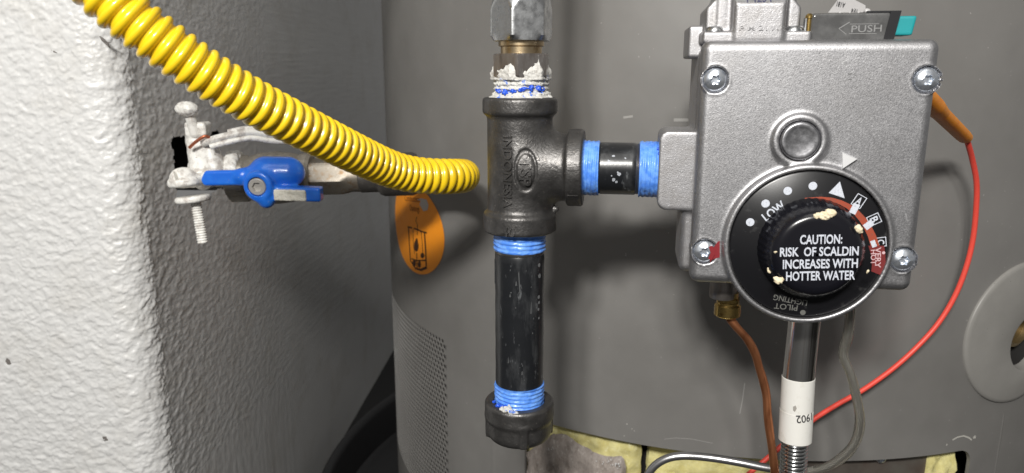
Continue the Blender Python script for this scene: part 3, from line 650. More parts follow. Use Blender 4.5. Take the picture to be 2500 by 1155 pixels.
# ------------------------------------------------------------------ flare adapter and nut on top of the tee
z_h0 = zof(192, PY0-11.5); z_h1 = zof(130, PY0-11.5); z_n0 = zof(99, PY0-12); TX2 = PX0+.5
AX = A([TX2, PY0, 0])
ad = thing('flare_adapter', AX+A([0, 0, z_t1-6]), 'worn hexagonal steel adapter smeared with white sealant on top of the tee', 'pipe fitting')
hx = hexr(12.3, math.radians(22)); hxf = lambda r, h, t: hx(r, h, t)
mesh('hexagon', lathe([(10.8, 0), (11.7, .5), (12.4, 1.3), (12.4, z_h1-z_h0-1), (12.0, z_h1-z_h0-.4), (11.2, z_h1-z_h0)], AX+A([0, 0, z_h0]), (0, 0, 1), 96, hxf), m_hexworn, ad, sharp=25)
mesh('brass_neck', lathe([(8.4, 0), (8.4, z_n0-z_h1-1.6), (9.3, z_n0-z_h1-1.2), (9.3, z_n0-z_h1+2)], AX+A([0, 0, z_h1-.5]), (0, 0, 1), 48), m_brass, ad, sharp=40)
Ld = z_h0-z_t1
def shell(zlo, zhi, fr, hstep=.33):                  # noisy coat of sealant round the upright axis
    def f(X, Y, Z):
        x, y = X-TX2, -(Y-PY0); r = np.sqrt(x*x+y*y); t = np.arctan2(x, y)
        return np.maximum(r-fr(r, t, X, Y, Z), 9.4-r)
    return surfnet(f, (TX2-16, PY0-16, zlo), (TX2+16, PY0+16, zhi), hstep)
apo = 12.3*math.cos(math.pi/6)
def f_sm(r, t, X, Y, Z):
    a = ((t-math.radians(-22)) % (math.pi/3))-math.pi/6; hexs = np.minimum(apo/np.cos(a), 12.4)
    reach = z_h0+3.6+1.0*vnoise(t*2.3, t*0+.3, 5)+.8*vnoise(t*13, Z*.2+2.3, 6)
    th = np.clip((reach-Z)*.55, -1.2, .55)+.38*noise3(X, Y, Z, .75)+.30*noise3(X, Y, Z, 2.1)
    return np.where(Z < z_h0-.8, 0, hexs+th)
def f_th(r, t, X, Y, Z):
    k = (Z-z_t1)/(z_h0-z_t1); fl = 1.9*np.exp(-((Z-z_t1)/1.3)**2)*(1+.5*vnoise(t*2.6, t*0, 8))
    return np.where(Z < z_t1-1.5, 0, 11.0+.35*np.sin(Z*3.4)+fl+.9*noise3(X, Y, Z, .5)+.7*noise3(X, Y, Z, 1.5))
mesh('thread_sealant', shell(z_t1-2, z_h0+1.2, f_th), m_dope, ad, sharp=80)
mesh('dope_smear', shell(z_h0-1.5, z_h1-.8, f_sm), m_dope2, ad, sharp=80)
mesh('blue_streak', blob_patch([q(a, 11.3, z_t1+3.2+.9*math.sin(a*3)) for a in np.arange(-1.0, 1.1, .14)], [.62+.5*math.sin(k*2.7) for k in range(15)], 6, .8, .3), m_tapeblue, ad)
nut = thing('flare_nut', AX+A([0, 0, z_n0]), 'zinc plated hexagonal nut at the top edge above the brass neck', 'nut')
hn = hexr(12.9, math.radians(-17+90-60)); Hn = 18.5
mesh('nut_body', lathe([(10.4, 0), (11.4, .35), (12.9, 2.2)]+[(12.9, 2.2+(Hn-4)*i/14) for i in range(1, 15)]+[(11.2, Hn-.5), (10.6, Hn+.6), (10.2, Hn+4), (9, Hn+6)], AX+A([0, 0, z_n0]), (0, 0, 1), 120, lambda r, h, t: min(hn(r, h, t), 13.0-max(0, (h-12.0))*.34)), m_zinc, nut, sharp=25)
mesh('nut_shoulder', lathe([(9.9, 0), (9.9, 5), (9.2, 6.5)], AX+A([0, 0, z_n0+Hn+5.4]), (0, 0, 1), 48), m_zinc, nut)

# ------------------------------------------------------------------ corrugated yellow gas hose
hp = [(4, 309, z_n0+Hn+6), (2, 306, z_n0+95), (-30, 290, z_n0+170), (-90, 262, z_n0+185), (-150, 245, z_n0+125)]
hp = [A(p, float) for p in hp]+[atD(x, y, d) for x, y, d in ((118, -250, 240), (150, -150, 239), (185, -88, 240), (232, -30, 242), (300, 33, 245), (367, 81, 250), (460, 153, 257), (600, 240, 272), (700, 291, 287), (800, 342, 306), (900, 390, 331), (960, 417, 347), (1010, 429, 357), (1060, 431, 364), (1100, 431, 370), (1128, 430, 383), (1133, 429, 402), (1112, 427, 424), (1070, 425, 439), (1035, 424, 443))]
PT = 4.55
def rh(s):
    x = ((s/PT+.5) % 1)-.5; wd_ = float(np.interp(s, [0, 560, 700, 1200], [.35, .35, .43, .45])); return 7.35+1.5*math.sqrt(max(0, 1-(x/wd_)**2))+.12*math.cos(2*math.pi*x)
hose = thing('gas_hose', atD(1100, 431, 370), 'bright yellow corrugated gas hose sweeping down from the upper left', 'hose')
mesh('corrugated_tube', tube(None, rh, 36, pts=smooth_path(catmull(hp, PT/14), 9)), m_yellow, hose, sharp=180)
pth, ss_ = smooth_path(catmull(hp, .5), 9)
def hose_at(px):
    k = [abs((p[0]/(p[1]*CP-p[2]*SP))*FPX+1250-px) for p in pth[:-260]]; return pth[int(np.argmin(k))]
sf = []
for px, dz, dx, L in ((968, 6.0, 0, 1.8), (975, 5.2, 1.0, 1.4), (988, -2.2, .4, 1.5), (985, -1.2, 0, 1.2)):
    c = hose_at(px)+A([0, -8.9, 0]); yy = -math.sqrt(max(0, 8.95**2-dz*dz)); c = hose_at(px)+A([dx, yy*.98-.1, dz])
    sf.append(flat([(-L, -.3), (.2, -.25), (L*.8, .9), (L, 1.3), (0, .5), (-.7*L, .4)], lambda u, v, l: c+A([u, -.05, v]), 0))
for g_ in sf: mesh('scuff', g_, m_yscuff, hose)

# ------------------------------------------------------------------ ball valve with blue handle by the wall
BY = 441.0
bv = lambda px, py=432, Y=BY: atY(px, py, Y)
ball = thing('ball_valve', bv(680)+A([0, 0, -15]), 'small dusty gas ball valve with a blue wing handle beside the wall', 'valve')
axd = bv(1030, 424)-bv(560, 437); axd /= np.linalg.norm(axd); o0 = bv(560, 437)
T = lambda px: (bv(px)-o0).dot(axd)
hx2 = hexr(14.6, .3)
mesh('valve_body', join(lathe([(9, T(560)), (13.2, T(563)), (14.0, T(566)), (14.0, T(606)), (12.6, T(612))], o0, axd, 84, hx2),
    lathe([(11.5, T(604)), (13.2, T(612)), (15.2, T(640)), (15.8, T(680)), (14.8, T(715)), (13.4, T(735)), (14.2, T(742)), (14.2, T(757)), (12.5, T(764))], o0, axd, 64)), m_gvalve, ball, sharp=35)
hx3 = hexr(11.4, .15)
mesh('union_nut', lathe([(9.5, T(758)), (10.8, T(762)), (11.5, T(770)), (11.5, T(838)), (10.6, T(850)), (9.9, T(856)), (9.9, T(880))], o0, axd, 84, hx3), m_nut, ball, sharp=25)
stem = bv(668, 436, BY-14)
mesh('stem_collar', lathe([(8.5, -3), (8.5, 5), (6, 6.5), (6, 12)], bv(655, 440, BY-10), A([-.25, -1, -.12]), 40), m_black, ball)
HY = 411.0
HK = atY(636, 452, HY)[0]-atY(635, 452, HY)[0]; HO = atY(635, 452, HY)
def hq(px, py, y=0): return A([(px-635)*HK, y, -(py-452)*HK*1.02])
def f_hdl(X, Y, Z):
    d = scyl(X, Y, Z, hq(635, 453, -5), hq(640, 450, 9), 8.4, 1.6)
    hump = scap(X, Y, Z, hq(640, 428, 8), hq(692, 430, 10), 9.6)
    hump = smax(hump, -(scap(X, Y, Z, hq(668, 462, 16), hq(720, 470, 16), 8.5)), 1.5)
    d = smin(d, hump, 3.5)
    # left wing rising from the hub, flat blade
    w1 = sbox(X+.0*Z, Y, Z-.02*X, hq(545, 436, 2)+A([0, 0, .6]), (12.6, 2.6, 4.3-0), 1.6)
    w1 = smax(w1, (hq(491, 436)[0]+abs(Z-hq(0, 440)[2])*.55-X)*.87, .8)
    br = scap(X, Y, Z, hq(592, 432, 2), hq(640, 420, 4), 4.4)
    d = smin(d, smin(w1, br, 2.5), 2.5)
    w2 = sbox(X, Y, Z+.03*X, hq(722, 470, 1), (14.2, 4.4, 4.0), 1.3)
    d = smin(d, w2, 2.2)
    d = smin(d, scap(X, Y, Z, hq(636, 468, -1), hq(648, 487, 0), 4.9), 2.5)
    return np.maximum(d, -scyl(X, Y, Z, hq(634, 453, -8), hq(634, 453, -2.6), 5.3, .4))
hv, hf = surfnet(f_hdl, (-38, -9, -15), (38, 24, 19), .45)
hd = mesh('handle', (hv+HO, hf), m_blue, ball, sharp=70)
def f_wp(X, Y, Z): return sbox(X, Y, Z+.03*X, hq(711, 472, -3.5), (9.0, 1.0, 3.2), .8)-.25*noise3(X, Y, Z, .5)
wv, wf = surfnet(f_wp, hq(711, 472, -3.5)-A([12, 3, 6]), hq(711, 472, -3.5)+A([12, 3, 6]), .35)
mesh('chipped_coating', (wv+HO, wf), m_offw, hd, sharp=70)
sx = lambda r, h, t: r
mesh('hex_bolt', lathe([(4.9, 0), (4.9, 1.2), (4.4, 1.7), (2.9, 1.7), (2.6, .2), (.2, 0)], HO+hq(634, 453, -3.2), (0, -1, -.12), 36, lambda r, h, t: hexr(r, 0)(r, h, t) if r < 3 else r), M('grey_bolt', (.50, .48, .45), .4, .35), ball, sharp=30)
coup = thing('pipe_coupling', bv(960, 426)+A([0, 0, -12]), 'dark pipe coupling half hidden behind the yellow hose', 'pipe fitting')
mesh('coupling_body', lathe([(9.0, T(878)), (10.4, T(882)), (10.4, T(925)), (12.0, T(930)), (13.0, T(940)), (13.0, T(1008)), (12.0, T(1018)), (9.5, T(1020)), (9.0, T(1040))], o0, axd, 64), M('dark_fitting', (.16, .15, .14), .42, .8, var=[((.25, .23, .21), 4, .55, .7)], bump=[(1.5, .06)]), coup, sharp=35)

# ------------------------------------------------------------------ painted stub, strap bolt, wires at the wall
YS = 424.0
KS = atY(481, 420, YS)[0]-atY(480, 420, YS)[0]; SO = atY(480, 420, YS)
sq_ = lambda px, py, y=0: A([(px-480)*KS, y, -(py-420)*KS*1.03])
stub = thing('gas_stub', SO+A([-6, 0, -12]), 'gas pipe stub out of the wall, thick with white paint', 'pipe')
def f_stub(X, Y, Z):
    d = scap(X, Y, Z, sq_(468, 345, 12), sq_(484, 440, 6), 6.6)
    d = smin(d, sbox(X, Y, Z, sq_(476, 322, 10), (6.2, 5.5, 4.2), 1.8), 2.0)
    d = smin(d, scap(X, Y, Z, sq_(500, 372, 9), sq_(516, 418, 6), 6.0), 3)
    d = smin(d, scap(X, Y, Z, sq_(500, 425, 14), sq_(575, 432, 17), 9.0), 3)
    d = smin(d, scap(X, Y, Z, sq_(455, 420, 22), sq_(500, 425, 18), 8.0), 3)
    return d-.35*noise3(X, Y, Z, .28)
sv, sf_ = surfnet(f_stub, (-18, -6, -16), (30, 34, 30), .55)
mesh('painted_elbow', (sv+SO, sf_), m_paint, stub, sharp=70)
def f_dope(X, Y, Z):
    a = sq_(538, 438, 17); b = sq_(572, 432, 17); return scyl(X, Y, Z, a, b, 14.2, 2.5)-.9*noise3(X, Y, Z, .35)
sv, sf_ = surfnet(f_dope, sq_(538, 438, 17)-A([5, 18, 18]), sq_(572, 432, 17)+A([5, 18, 18]), .6)
mesh('white_tape', (sv+SO, sf_), m_paint, stub, sharp=70)
bd = sq_(501, 582, -3)-sq_(466, 272, 2); bd = bd/np.linalg.norm(bd)
bolt = thing('strap_bolt', SO+sq_(501, 582, -3), 'white painted strap bolt with two clamp ears and a threaded end, at the wall', 'bolt')
def f_bolt(X, Y, Z):
    d = np.sqrt(((X-sq_(467, 273)[0])/1.15)**2+(Y-2)**2+((Z-sq_(467, 273)[2])/.78)**2)-5.6
    d = d-.5*noise3(X, Y, Z, .6)
    d = smin(d, scap(X, Y, Z, sq_(468, 280, 4), sq_(474, 330, 6), 3.0), 1)
    c1 = sq_(460, 441, -6); d1 = scyl(X, Y, Z, c1-bd*2.6, c1+bd*2.4, 9.2, 2.0)
    dome = np.sqrt((X-sq_(458, 430)[0])**2+(Y+6)**2+((Z-sq_(458, 430)[2])/.8)**2)-7.4
    slot = sbox(X+.5*Z-.5*c1[2], Y, Z, sq_(462, 420, -11), (1.0, 3.0, 4.0), .3)
    d = smin(d, smax(smin(d1, dome, 1.5), -slot, .4), .5)
    c2 = sq_(472, 482, -4); ex2 = scyl(X, Y, Z, c2-bd*1.9, c2+bd*1.9, 9.9, 1.6)
    d = smin(d, ex2, .3)
    d = smin(d, scap(X, Y, Z, sq_(480, 440, -5), sq_(520, 425, 5), 3.4), 2)
    return d-.18*noise3(X, Y, Z, .5)
bvx, bfx = surfnet(f_bolt, (-17, -18, -21), (14, 16, 42), .45)
mesh('bolt_head', (bvx+SO, bfx), m_paint, bolt, sharp=70)
mesh('threaded_shank', lathe(threads(2.85, 25, 1.45, .55, 3, n=10), SO+sq_(478, 486, -4), bd, 28), m_paint, bolt, sharp=70)
cable = thing('white_cable', SO+sq_(520, 345, 0), 'white cable with a bare reddish copper strand running from the wall behind the yellow hose', 'cable')
wp = [SO+sq_(500, 352, 2), SO+sq_(520, 346, 0), SO+sq_(560, 336, 2), SO+sq_(610, 328, 6), SO+sq_(655, 336, 10), SO+sq_(700, 340, 16), SO+sq_(760, 346, 26)]
mesh('sheath', join(tube(wp, 2.3, 14), tube([p+A([0, -.6, -3.4]) for p in wp[1:]], 1.7, 12), tube([p+A([0, .6, 2.4]) for p in wp[2:]], 1.4, 12)), m_paint, cable)
mesh('copper_strand', tube([SO+sq_(470, 362, -1), SO+sq_(490, 348, -3), SO+sq_(512, 335, -3), SO+sq_(520, 338, -1)], .95, 10, .6), m_cu, cable)

# ------------------------------------------------------------------ gas control valve
uL = (VL(1712, 110)[0]+VL(1686, 690)[0])/2; uR = (VL(2300, 105)[0]+VL(2229, 705)[0])/2
vT = VL(2000, 96)[1]; vB = VL(1990, 705)[1]
valve = thing('gas_control_valve', VW((uL+uR)/2, 25, vB), 'square silver gas control valve with a black temperature dial on the heater front', 'gas valve')
def vgeo(f, lo, hi, h):                              # distance field in valve coordinates (u, depth, v)
    V, F = surfnet(f, lo, hi, h); return VO+V[:, :1]*EX+V[:, 1:2]*EY+V[:, 2:3]*A([0, 0, 1.]), F
uc, vc = (uL+uR)/2, (vT+vB)/2; hu, hv_ = (uR-uL)/2, (vT-vB)/2
dcu, dcv = VL(1972, 601, -3); DR = (VL(2177, 600, -3)[0]-VL(1759, 600, -3)[0])/2
bcu, bcv = VL(1953, 344, -1); BR = (VL(2021, 340, -1)[0]-VL(1885, 340, -1)[0])/2
scr_px = [(1746, 195), (2264, 195), (1720, 615), (2206, 635)]
SCR = [VL(x, y, 0) for x, y in scr_px]
CD = 9.5
def f_cov(X, Y, Z):
    d = sbox(X, Y, Z, (uc, CD/2, vc), (hu, CD/2, hv_), 3.6)
    d = np.maximum(d, Y-CD)
    ring = scyl(X, Y, Z, (dcu, -3.2, dcv), (dcu, CD, dcv), DR, .9)
    d = smin(d, ring, 1.6)
    d = smin(d, scyl(X, Y, Z, (bcu, -1.6, bcv), (bcu, 4, bcv), BR, 1.0), 1.6)
    for k, (u, v) in enumerate(SCR):
        d = smin(d, scyl(X, Y, Z, (u, -.3, v), (u, CD, v), 5.2, .5), .6)
        d = smax(d, -scyl(X, Y, Z, (u, -5, v), (u, 2.0, v), 4.75, .2), .3)
    d = smax(d, -scyl(X, Y, Z, (dcu, -8, dcv), (dcu, .2, dcv), DR-1.9, .3), .4)
    d = smax(d, -scyl(X, Y, Z, (bcu, -6, bcv), (bcu, .3, bcv), BR-2.3, .3), .5)
    return d
mesh('cover', vgeo(f_cov, (uL-3, -5, min(vB, dcv-DR)-3), (uR+3, CD+1.5, vT+3), .52), m_alu, valve, sharp=70)
ub0, ub1 = VL(1607, 415, 14)[0], uL
vb1, vb0 = VL(1650, 320, 12)[1], VL(1650, 512, 12)[1]
zb = (vb0+vb1)/2
def f_house(X, Y, Z):
    d = sbox(X, Y, Z, (uc-1.2, 31, vc+1.5), (hu-1.2, 20.2, hv_-3.0), 4)
    d = smin(d, sbox(X, Y, Z, ((ub0+uL)/2+4, 23, zb), ((uL-ub0)/2+4, 16, (vb1-vb0)/2), 3.4), 1.5)
    d = smin(d, sbox(X, Y, Z, (uL+8, 26, vB+16), (11.5, 14, 15), 3), 2)
    d = smin(d, scyl(X, Y, Z, (uc+2, 48, vc-6), (uc+2, 95, vc-6), 14, 1), 2)
    d = np.maximum(d, -scyl(X, Y, Z, (ub0-5, 25, BZ-VO[2]), (ub0+4, 25, BZ-VO[2]), 10.8))
    return np.maximum(d, 10.4-Y)
mesh('housing', vgeo(f_house, (ub0-3, 6, vB-3), (uR+3, 98, vT+3), .8), m_alud, valve, sharp=70)
mesh('gap_shade', boxg((uL+2.2, CD-.6, vB+7), (uR-3, 11, vT-2), lambda u, d, v: VW(u, d, v)), m_black, valve)  # black slab standing in for the shade in the gap behind the cover
torx = lambda r, h, t: r*(.86+.14*math.cos(6*t)) if r < 2.2 else r
def screw(u, v, dep, nm, r=4.3, sl=.0):
    o = mesh(nm, lathe([(r, -2.5), (r, .4), (r*.93, 1.1), (r*.72, 1.75), (1.95, 2.15), (1.7, 1.2), (1.5, .5), (.3, .45)], VW(u, dep, v), -EY, 48, torx), m_screw, valve, sharp=35); return o
for u, v in SCR: screw(u, v, 1.4, 'screw')
# red paint dab beside the lower left screw
FV = lambda u, v, l: VW(u, -l, v)
def rag(pxs, dep): return [VL(x, y, dep) for x, y in pxs]
dab = flat(rag([(1735, 600), (1741, 606), (1752, 590), (1757, 588), (1757, 628), (1750, 630), (1742, 632), (1733, 640)], 0)[::-1], FV, .16)
mesh('paint_dab', join(dab, flat(rag([(1731, 603), (1738, 600), (1746, 608), (1745, 622), (1737, 636), (1729, 632), (1735, 618)], -.9)[::-1], FV, .75)), m_redink, valve)
lines = [((2053, 155), (2094, 128), .25), ((1866, 240), (1884, 229), .3), ((1858, 175), (1872, 165), .18), ((2100, 300), (2112, 286), .2), ((1745, 330), (1752, 352), .2), ((1990, 214), (2012, 206), .15), ((2210, 520), (2216, 548), .22), ((1716, 556), (1719, 570), .3)]
mesh('surface_scratches', join(*[flat([VL(a[0], a[1]-w_*3), VL(a[0]+2, a[1]+w_*3), VL(b[0], b[1])], FV, .04) for a, b, w_ in lines]), M('bright_scratch', (.62, .62, .63), .4, .6), valve)['kind'] = 'stuff'
# reset button, raised pointer, small cast marks
mesh('pilot_button', lathe([(BR-2.6, -1), (BR-2.6, 1.3), (BR-3.1, 2.0), (BR-3.6, 2.2), (BR-4.6, 1.9), (BR-7, 1.75), (.4, 1.7)], VW(bcu, 0, bcv), -EY, 72), m_btn, valve, sharp=45)
tri = rag([(2050, 368), (2093, 387), (2052, 414)], 0); tc_ = np.mean(tri, 0)
tr2 = [tc_+(A(t)-tc_)*.80 for t in tri]
V = [VW(u, .3, v) for u, v in tri]+[VW(u, -1.3, v) for u, v in [tc_+(A(t)-tc_)*.93 for t in tri]]+[VW(u, -2.0, v) for u, v in tr2]
mesh('raised_pointer', (V, [[0, 1, 4, 3], [1, 2, 5, 4], [2, 0, 3, 5], [3, 4, 7, 6], [4, 5, 8, 7], [5, 3, 6, 8], [6, 7, 8]]), M('polished_casting', (.78, .78, .79), .5, .5), valve, sharp=15)
mesh('cast_mark', join(*[strip(rag([(2070, y), (2080, y)], 0), .28, FV, .06) for y in (180.5, 194)]), M('mark_dark', (.12, .12, .12), .6), valve)  # two short dark grey strips on the cover face
# dial: recessed black disc, ribbed knob with a flat warning face
DZ = -2.2                                            # dial disc sits this far in front of the cover face
FD = lambda u, v, l: VW(u, DZ-l, v)
dial = mesh('temperature_dial', lathe([(DR-2.4, 0), (DR-2.4, 1.8), (DR-3.0, 2.2), (.5, 2.2)], VW(dcu, 0, dcv), -EY, 96, caps=False), m_dial, valve, sharp=40)
kcu, kcv = VL(1995, 623, -13.5); KR = (VL(2102, 620, -13.5)[0]-VL(1886, 620, -13.5)[0])/2
KB = KR+3.2
def ribr(r, h, t):
    if r > KR-.6 and h < 9.6: return r+.085*max(-1, min(1, 2.2*math.sin(46*t)))*min(1, (10-h)/3)
    return r
mesh('knob', lathe([(KB+.6, 0), (KB+.5, 1.2), (KB, 3.0), (KB-.6, 6.0), (KR+1.2, 8.4), (KR+.5, 9.7), (KR-.4, 10.7), (KR-1.6, 11.3), (KR-3, 11.4), (.5, 11.4)], VW(kcu, -2.1, kcv), -EY, 276, ribr, caps=False), m_knob, valve, sharp=32)
KF = -13.5
FK = lambda u, v, l: VW(u, KF-l, v)
ks = lambda x, y: VL(x, y, KF)
wl = []
for s, a, b, hpx in (('CAUTION:', (1953, 596), (2056, 594), 20), ('RISK  OF SCALDIN', (1904, 626), (2096, 623), 19.5), ('INCREASES WITH', (1911, 656), (2094, 653), 20), ('HOTTER WATER', (1919, 685), (2087, 682), 20)):
    wl.append(text_on(s, FK, ks(*a), ks(*b), hpx*.158, .022, .05))
mesh('warning_text', join(*wl), m_white, valve)
dl = lambda x, y: VL(x, y, DZ)
pw = [text_on('LOW', FD, dl(1871, 541), dl(1920, 505), 3.1, .022, .06)]
for x, y in ((1831.5, 542.5), (1869, 497), (1923, 466), (1984.5, 454)): pw.append(disc(dl(x, y), 1.5, FD, .06))
pw.append(flat([dl(2050.5, 443), dl(2023, 471), dl(2062, 484)], FD, .06))
def tick(p, q, wd): return strip([dl(*p), dl(*q)], wd, FD, .14)
pw += [tick((2080, 521), (2092, 498), 2.4), tick((2111, 556), (2130, 542), 2.4), tick((2127, 597), (2138, 593), 2.6)]
def tagbox(ch, c, ang, w_, h_):                      # boxed letter on the dial, turned by ang degrees
    c = A(dl(*c)); a = math.radians(ang); d = A([math.cos(a), math.sin(a)]); e = A([-d[1], d[0]])
    R4 = [c+d*w_*i+e*h_*j for i, j in ((-.5, -.5), (.5, -.5), (.5, .5), (-.5, .5))]
    out = [strip(R4, .38, FD, .07, True)]
    out.append(text_on(ch, FD, c-d*w_*.27-e*h_*.3, c+d*w_*.27-e*h_*.3, h_*.62, .022, .07)); return out
pw += tagbox('A', (2097, 491), -28, 3.5, 4.3)+tagbox('B', (2134, 536), -62, 3.5, 4.1)+tagbox('C', (2150, 591), -80, 3.3, 3.6)
mesh('dial_print', join(*pw), m_white, valve)
arc = [(1965, 486), (2003, 484), (2030, 487), (2052, 494), (2072, 504), (2090, 518), (2106, 536), (2119, 556), (2129, 577), (2136, 600)]
def arcband(pts, w0, w1, m, lift):
    P = [dl(*p) for p in pts]; V = []; n = len(P)
    for i in range(n):
        e = A(P[i])-A((dcu, dcv)); e /= np.linalg.norm(e); w_ = w0+(w1-w0)*i/(n-1)
        V += [FD(*(A(P[i])+e*w_/2), lift), FD(*(A(P[i])-e*w_/2), lift)]
    return A(V), [[2*i, 2*i+2, 2*i+3, 2*i+1] for i in range(n-1)]
mesh('red_scale', arcband(arc, .9, 3.0, m_redprint, .09), m_redprint, valve)
mesh('hot_zone', arcband([(2139, 600), (2143, 618), (2145, 635), (2144, 652), (2141, 668)], 5.4, 4.4, m_maroon, .08), m_maroon, valve)
m_pink = M('pink_print', (.62, .42, .44), .5)
mesh('hot_print', join(text_on('VERY', FD, dl(2137, 604), dl(2136, 654), 1.9, .012, .14), text_on('HOT', FD, dl(2126, 610), dl(2126, 646), 1.7, .012, .14), disc(dl(2157, 617), .55, FD, .14)), m_pink, valve)
mesh('faded_print', join(text_on('PILOT', FD, dl(1948, 746), dl(1891, 740), 2.1, .008, .06), text_on('LIGHTING', FD, dl(1972, 734), dl(1890, 719), 2.1, .008, .06), disc(dl(1960, 763), 1.0, FD, .06)), m_grey, valve)
# cream putty stuck to the knob rim
kq = lambda x, y, d=KF: VP(x, y, d)
for pts, rr in (([(1992, 527), (2003, 526), (2014, 524), (2024, 521), (2033, 520), (2022, 530), (2010, 532)], [.9, 1.2, 1.3, 1.6, 1.2, 1.0, .9]), ([(2094, 556), (2099, 560), (2101, 565)], [1.0, 1.1, .7]), ([(1893, 680), (1900, 686), (1907, 683)], [.8, 1.2, 1.0]), ([(1876, 655), (1879, 663)], [.6, .8]), ([(1872, 625), (1872, 632), (1874, 640)], [.35, .45, .35]), ([(2120, 661), (2118, 664)], [.5, .4]), ([(1893, 615), (1898, 612)], [.4, .4])):
    dd = KF+.6 if pts[0][0] not in (1876, 1872) else -9
    mesh('putty', blob_patch([kq(x, y, dd) for x, y in pts], rr, 2, .45, .28, .8), m_putty, valve)
# regulator tower on top
tf = 5.0
ta0, ta1 = VL(1716, 90, tf)[0], VL(1981, 90, tf)[0]; tv0 = vT-1.0; tv1 = VL(1850, 76, tf)[1]
ca, cb = VL(1790, 60, tf)[0], VL(1918, 60, tf)[0]; wa0, wa1 = VL(1726, 20, tf+4)[0], VL(1775, 20, tf+4)[0]; wb0, wb1 = VL(1925, 40, tf+4)[0], VL(1958, 40, tf+4)[0]
cv1 = VL(1850, 11, tf)[1]; Ht = 26
def f_tow(X, Y, Z):
    d = sbox(X, Y, Z, ((ta0+ta1)/2, tf+18, (tv0+tv1)/2), ((ta1-ta0)/2, 18, (tv1-tv0)/2), .8)
    d = smin(d, sbox(X, Y, Z, ((ta0+ta1)/2-2.0, tf+26, tv0+1), ((ta1-ta0)/2+2.2, 14, 6), 1), .5)
    tp = 1+.0*Z
    blk = sbox(X, Y, Z, ((ca+cb)/2, tf+14, tv0+Ht/2), ((cb-ca)/2, 15.2, Ht/2), 2.0)
    blk = smax(blk, -(Y-(tf-1.2)-np.maximum(Z-cv1, 0)*.85), .6)
    d = smin(d, blk, 1.0)
    for a0, a1, sgn in ((wa0, wa1, -1), (wb0, wb1, 1)):
        wing = sbox(X, Y, Z, ((a0+a1)/2, tf+19, tv0+Ht/2), ((a1-a0)/2, 13.5, Ht/2), .8)
        edge = (X-a1 if sgn > 0 else a0-X); wing = smax(wing, (edge+(Z-VL(1740, 18, tf)[1])*.9)*.74, .4)
        d = smin(d, wing, .8)
    d = smin(d, sbox(X, Y, Z, ((ca+wa1)/2, tf+20, tv0+Ht/2), ((ca-wa1)/2+3, 15, Ht/2), .6), 1.5)
    d = smin(d, sbox(X, Y, Z, ((cb+wb0)/2, tf+22, tv0+Ht/2), ((wb0-cb)/2+3, 15, Ht/2), .6), 1.0)
    return d
mesh('regulator_tower', vgeo(f_tow, (ta0-7, tf-3, tv0-6), (ta1+3, tf+42, tv0+Ht+2), .5), m_alud, valve, sharp=70)
for x in (1744, 1937):
    p = VP(x, 78, tf+4.2); mesh('tower_screw', lathe([(3.3, 0), (3.3, .5), (2.9, 1.5), (1.8, 2.1), (.3, 2.3)], p, (0, 0, 1), 32), m_zinc, valve)
FTW = lambda u, v, l: VW(u, tf-1.2-l, v)
mesh('cast_lettering', text_on('P M 21 /1', FTW, VL(1805, 74, tf-1), VL(1900, 73, tf-1), 1.7, .01, .0, ext=.12), m_alud, valve)
FT2 = lambda u, v, l: VW(u, tf-1.2+max(0, v-cv1)*.85-l, v)
mesh('stamped_code', text_on('P4234', FT2, VL(1822, 7, tf+.8), VL(1884, 5, tf+.8), 3.0, .02, .08), M('ink_blue', (.06, .06, .11), .5), valve)
# piezo cartridge: smoky window, black frame, teal end, brass pin, film flag
cd0 = 7.0
cl = lambda x, y, d=cd0: VL(x, y, d)
pu0, pu1 = cl(1980, 60)[0], cl(2176, 60)[0]; pv0, pv1 = vT-2.2, cl(2070, 31)[1]
def f_win(X, Y, Z): return sbox(X, Y, Z, ((pu0+pu1)/2, cd0+7, (pv0+pv1)/2), ((pu1-pu0)/2, 7, (pv1-pv0)/2), 1.2)
mesh('igniter_window', vgeo(f_win, (pu0-2, cd0-2, pv0-2), (pu1+2, cd0+16, pv1+2), .4), m_smoke, valve, sharp=70)
be = cl(2186, 60)[0]
slant = lambda u, d, v: VW(u-(vT+6-v)*.16, d, v)
mesh('window_frame', join(boxg((pu1-1.2, cd0-.25, pv0), (be+.9, cd0+14.4, pv1+.5), slant), boxg((pu0+18, cd0+.5, pv1-.1), (be+.9, cd0+14.4, pv1+.55), slant)), m_black, valve)
t1u, tv_a, tv_b = cl(2232, 60)[0], cl(2210, 86)[1], cl(2210, 38)[1]
def f_teal(X, Y, Z): return sbox(X+(vT+6-Z)*.16, Y, Z, ((be+t1u)/2, cd0+6.5, (tv_a+tv_b)/2), ((t1u-be)/2+1, 5, (tv_b-tv_a)/2), .7)
mesh('igniter_button', vgeo(f_teal, (be-4, cd0-1, tv_a-2), (t1u+3, cd0+14, tv_b+2), .35), m_teal, valve, sharp=70)
mesh('contact_pin', join(lathe([(1.0, 0), (1.0, 6), (1.35, 6.1), (1.35, 7), (.6, 7.8)], VP(1972, 88, cd0+1.5), (0, 0, 1), 20)), m_brassy, valve)
mesh('contact_pin', lathe([(.45, 0), (.45, 5.5)], VP(1965, 84, cd0+.5), (0, 0, 1), 12), m_zinc, valve)
FW = lambda u, v, l: VW(u, cd0-l, v)
aw = lambda x, y: VL(x, y, cd0)
mesh('moulded_arrow', join(strip([aw(2074, 54), (aw(2048, 70))], .34, FW, .06), strip([aw(2048, 70), aw(2066, 84)], .22, FW, .06), strip([aw(2075, 59), aw(2146, 58)], .2, FW, .06), strip([aw(2072, 82), aw(2140, 82)], .2, FW, .06), text_on('PUSH', FW, aw(2078, 79), aw(2152, 77), 2.3, .004, .05)), m_smokeline, valve)
